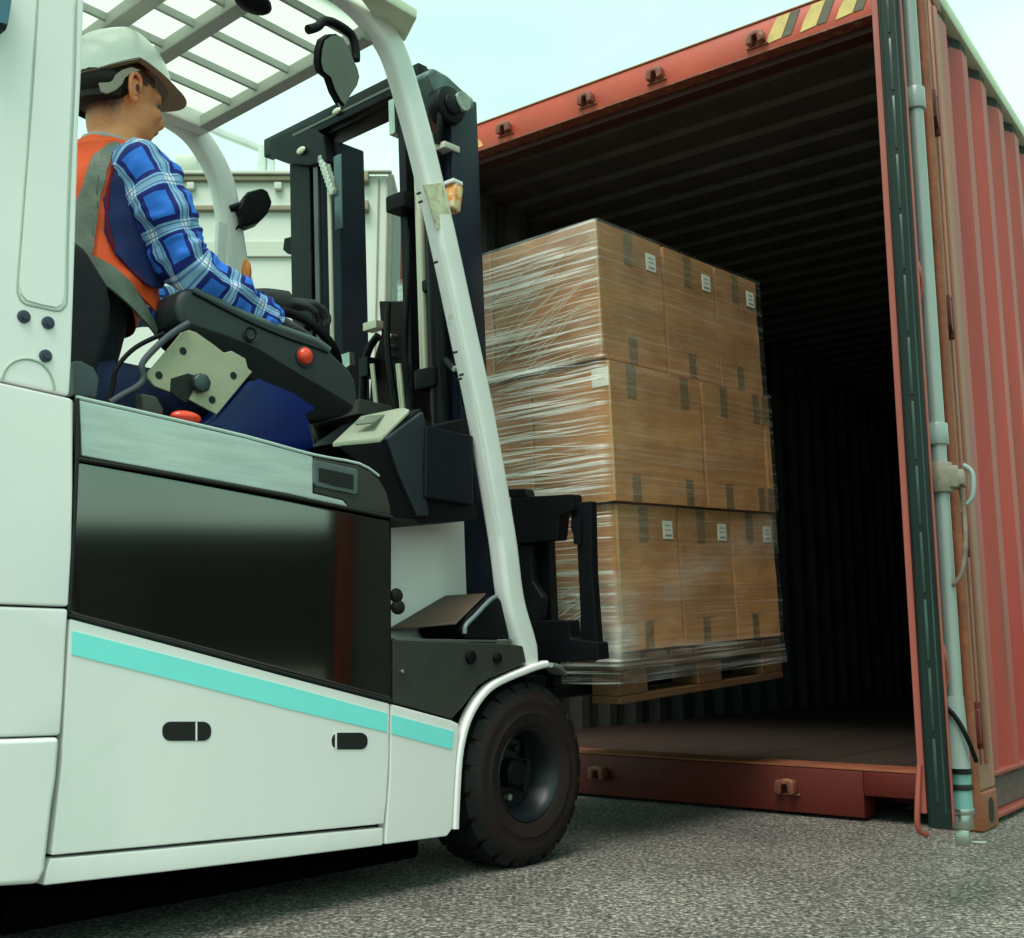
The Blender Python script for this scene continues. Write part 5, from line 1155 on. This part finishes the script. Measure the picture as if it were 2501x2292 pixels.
# trousers
bm = bmesh.new(); wp = smoothpath([hipc+Vector((-.01, 0, -.07)), hipc+Vector((0, 0, .03)), hipc+Vector((.03, 0, .16)), hipc+Vector((.05, 0, .27))], 6)
sweep(bm, wp, circ(1, 40), Vector((0, 1, 0)), True, [(.168, .132)]*len(wp)); link('dark_work_jacket', bm, mat('dark_jacket', (.010, .012, .022), .9, var=.2, bump=.3, bscale=50), Pm, 'all')
def trouser(yy):
    kn = hipc+Vector((.44, yy-YD, .03)); ft = kn+Vector((.13, 0, -.38)); bm = bmesh.new()
    pp = smoothpath([hipc+Vector((-.06, (yy-YD)*.8, .0)), hipc+Vector((.12, (yy-YD), .0)), kn+Vector((-.06, 0, .005)), kn+Vector((.02, 0, -.03)), (kn+ft)/2, ft], 8)
    rr_ = [.115, .105, .085, .085, .075, .068]; n = len(pp); out_ = []
    for i in range(n):
        t = i/(n-1)*5; k = min(int(t), 4); f = t-k; out_.append(rr_[k]*(1-f)+rr_[k+1]*f)
    rg = sweep(bm, pp, circ(1, 28), Vector((0, 1, 0)), True, [(r, r) for r in out_])
    for i, ring in enumerate(rg):
        for j, v in enumerate(ring): v.co += (v.co-pp[i]).normalized()*noise.noise(Vector((i*.25, j*.3, yy)))*.012
    link('trouser_leg', bm, M_TROUS, Pm, 'all')
trouser(YD-.10); trouser(YD+.10)
# gloved hands: palm + five fingers
def hand(wr, dirv, up, name, curl=1.0, sgn=1):
    d = Vector(dirv).normalized(); u = (Vector(up)-d*Vector(up).dot(d)).normalized(); s = d.cross(u)*sgn
    bm = bmesh.new()
    path = [wr-d*.02, wr+d*.03, wr+d*.065, wr+d*.092]
    sweep(bm, smoothpath(path, 4), circ(1, 16), s, True, [(.030+.011*min(1, i/5), .021-.004*min(1, i/9)) for i in range(13)])
    for k, (off, ln) in enumerate(((-.030, .072), (-.010, .080), (.011, .075), (.030, .060))):
        b0 = wr+d*.080+s*off; b1 = b0+d*ln*.42-u*.012*curl; b2 = b1+d*ln*.22-u*.026*curl; b3 = b2-u*.022*curl-d*.004*curl
        sweep(bm, smoothpath([b0-d*.02, b0, b1, b2, b3], 3), circ(.0092, 10), s, True)
        ball(bm, b3, .0092, 10, 8); ball(bm, b1, .0102, 10, 8)
    t0 = wr+d*.030-s*.026; sweep(bm, smoothpath([t0, t0+d*.020-s*.020-u*.006, t0+d*.048-s*.022-u*.022], 4), circ(.0105, 10), u, True); ball(bm, t0+d*.048-s*.022-u*.022, .0105, 10, 8)
    me = bpy.data.meshes.new(name); bm.to_mesh(me); bm.free(); o = bpy.data.objects.new(name, me); COL.objects.link(o); o.parent = Pm
    r_ = o.modifiers.new('r', 'REMESH'); r_.mode = 'VOXEL'; r_.voxel_size = .0035; r_.use_smooth_shade = True; s_ = o.modifiers.new('s', 'SMOOTH'); s_.iterations = 3
    dg = bpy.context.evaluated_depsgraph_get(); m2 = bpy.data.meshes.new_from_object(o.evaluated_get(dg)); o.modifiers.clear(); o.data = m2; m2.materials.clear(); m2.materials.append(M_GLOVE)
hand(wr_n+Vector((0, 0, .004)), wr_n-el_n, (0, 0, 1), 'gloved_hand', 1.0)
hand(P(690, 742, .55), P(790, 748, .52)-P(690, 742, .55), (0, -.2, 1), 'gloved_hand', .9, -1)
tubeo('glove_cuff', [P(615, 738, .57), P(650, 736, .56), P(700, 742, .55)], .036, M_GLOVE, Pm, 5, 16)
tubeo('control_lever', [P(700, 845, .2), P(716, 812, .2), P(722, 796, .2)], .008, M_BLACK, fk, 4)

# ================================================================== pale lorry body far behind
YL = 8.0
def LW(px, py, y=YL): d = ray(px, py); return O3 + d*(y/d.y)
zt = LW(700, 420).z; x0 = LW(60, 420).x; x1 = LW(750, 420).x; x2 = LW(948, 420).x
lor = empty('lorry_trailer', Matrix.Translation((x1, YL, 0)), 'pale white box trailer standing behind the forklift and container', 'trailer')
def lb(name, a, b, m, bv=.01):
    a = Vector(a)-Vector((x1, YL, 0)); b = Vector(b)-Vector((x1, YL, 0)); return boxo(name, a, b, m, lor, bv)
lb('box_body', (x0-2.5, YL+.02, 1.0), (x1+.02, YL+2.5, zt-.02), M_LORRY)
lb('rear_door', (x1+.03, YL+.03, 1.0), (x2, YL+2.4, zt-.01), M_LORRY, .02)
za, zb = LW(500, 421).z, LW(500, 430).z; lb('roof_rail', (x0-2.5, YL-.04, zb), (x1, YL+.02, za), M_LORRYG)
za, zb = LW(500, 431).z, LW(500, 443).z; lb('roof_rail', (x0-2.5, YL-.02, zb), (x1-.03, YL+.018, za-.001), M_LORRYB)
za, zb = LW(500, 503).z, LW(500, 516).z; lb('side_rail', (x0-2.5, YL-.02, zb), (x1, YL+.018, za), M_LORRYB)
za, zb = LW(500, 590).z, LW(500, 627).z; lb('grey_band', (x0-2.5, YL-.005, zb), (x1, YL+.019, za), M_LORRYG, .004)
lb('corner_frame', (x1-.02, YL-.05, 1.0), (x1+.05, YL+.02, zt), mat('olive_frame', (.36, .36, .24), .5))
za, zb = LW(900, 417).z, LW(900, 424).z; lb('rear_top_rail', (x1+.05, YL-.03, zb), (x2+.03, YL+.03, za), M_LORRYG)
lb('rear_frame', (x2+.0, YL-.03, 1.0), (LW(963, 420).x, YL+2.4, zt-.03), mat('frame_dark', (.13, .14, .11), .6))
for py in (437, 506):
    q = LW(889, py); lb('door_hinge', (q.x-.03, YL-.05, q.z-.04), (q.x+.04, YL+.03, q.z+.04), M_LORRYB)
for px_, py in ((680, 457), (467, 457)):
    q = LW(px_, py); lb('rail_bolt', (q.x-.03, YL-.03, q.z-.03), (q.x+.03, YL+.02, q.z+.03), M_LORRYG)
lb('door_seam', (x1+.55, YL+.018, 1.0), (x1+.56, YL+.031, zt-.05), M_LORRYB, 0)
# thin frame standing above the lorry roof
fr = empty('roof_frame', Matrix.Translation((LW(640, 420).x, YL+.3, zt)), 'thin grey metal frame standing on the pale trailer roof', 'frame')
def lt(name, pts, r):
    q = [Vector(LW(a_, b_, YL+.3))-fr.matrix_world.translation for a_, b_ in pts]
    bm = bmesh.new(); sweep(bm, q, rrect(r*2, r*2, r*.3), Vector((0, 1, 0))); link(name, bm, mat('frame_pale', (.50, .58, .54), .5), fr, 40)
lt('sloping_rail', [(430, 275), (540, 325), (645, 366)], .03); lt('post', [(643, 366), (640, 424)], .035); lt('post', [(664, 370), (664, 424)], .022)
q = LW(460, 405, YL+.2)
bm = bmesh.new(); add_box(bm, (-.08, -.1, -.08), (.10, .1, .06)); bevel(bm, .03); hd = link('lamp_head', bm, M_LORRYG, None, 40); hd.location = q
tag(hd, 'small pale lamp housing on the trailer roof, behind the driver', 'lamp')
# dark warehouse off to the right, mirrored in the forklift's gloss panel
wh = empty('warehouse', Matrix.Translation((44, 0, 0)), 'long dark brown warehouse across the yard with a flat roof', 'building')
boxo('warehouse_wall', (0, -60, 0), (14, 34, 5.6), mat('warehouse_wall', (.022, .018, .015), .9, var=.05, vscale=.6), wh, .05)
boxo('warehouse_roof', (-.3, -60.3, 5.605), (14.3, 34.3, 5.9), mat('warehouse_roof', (.16, .15, .13), .8), wh, .05)
for k in range(6): boxo('loading_door', (-.06, -50+k*13, 0), (-.003, -45+k*13, 4), mat('loading_door', (.03, .03, .028), .8), wh, .02)
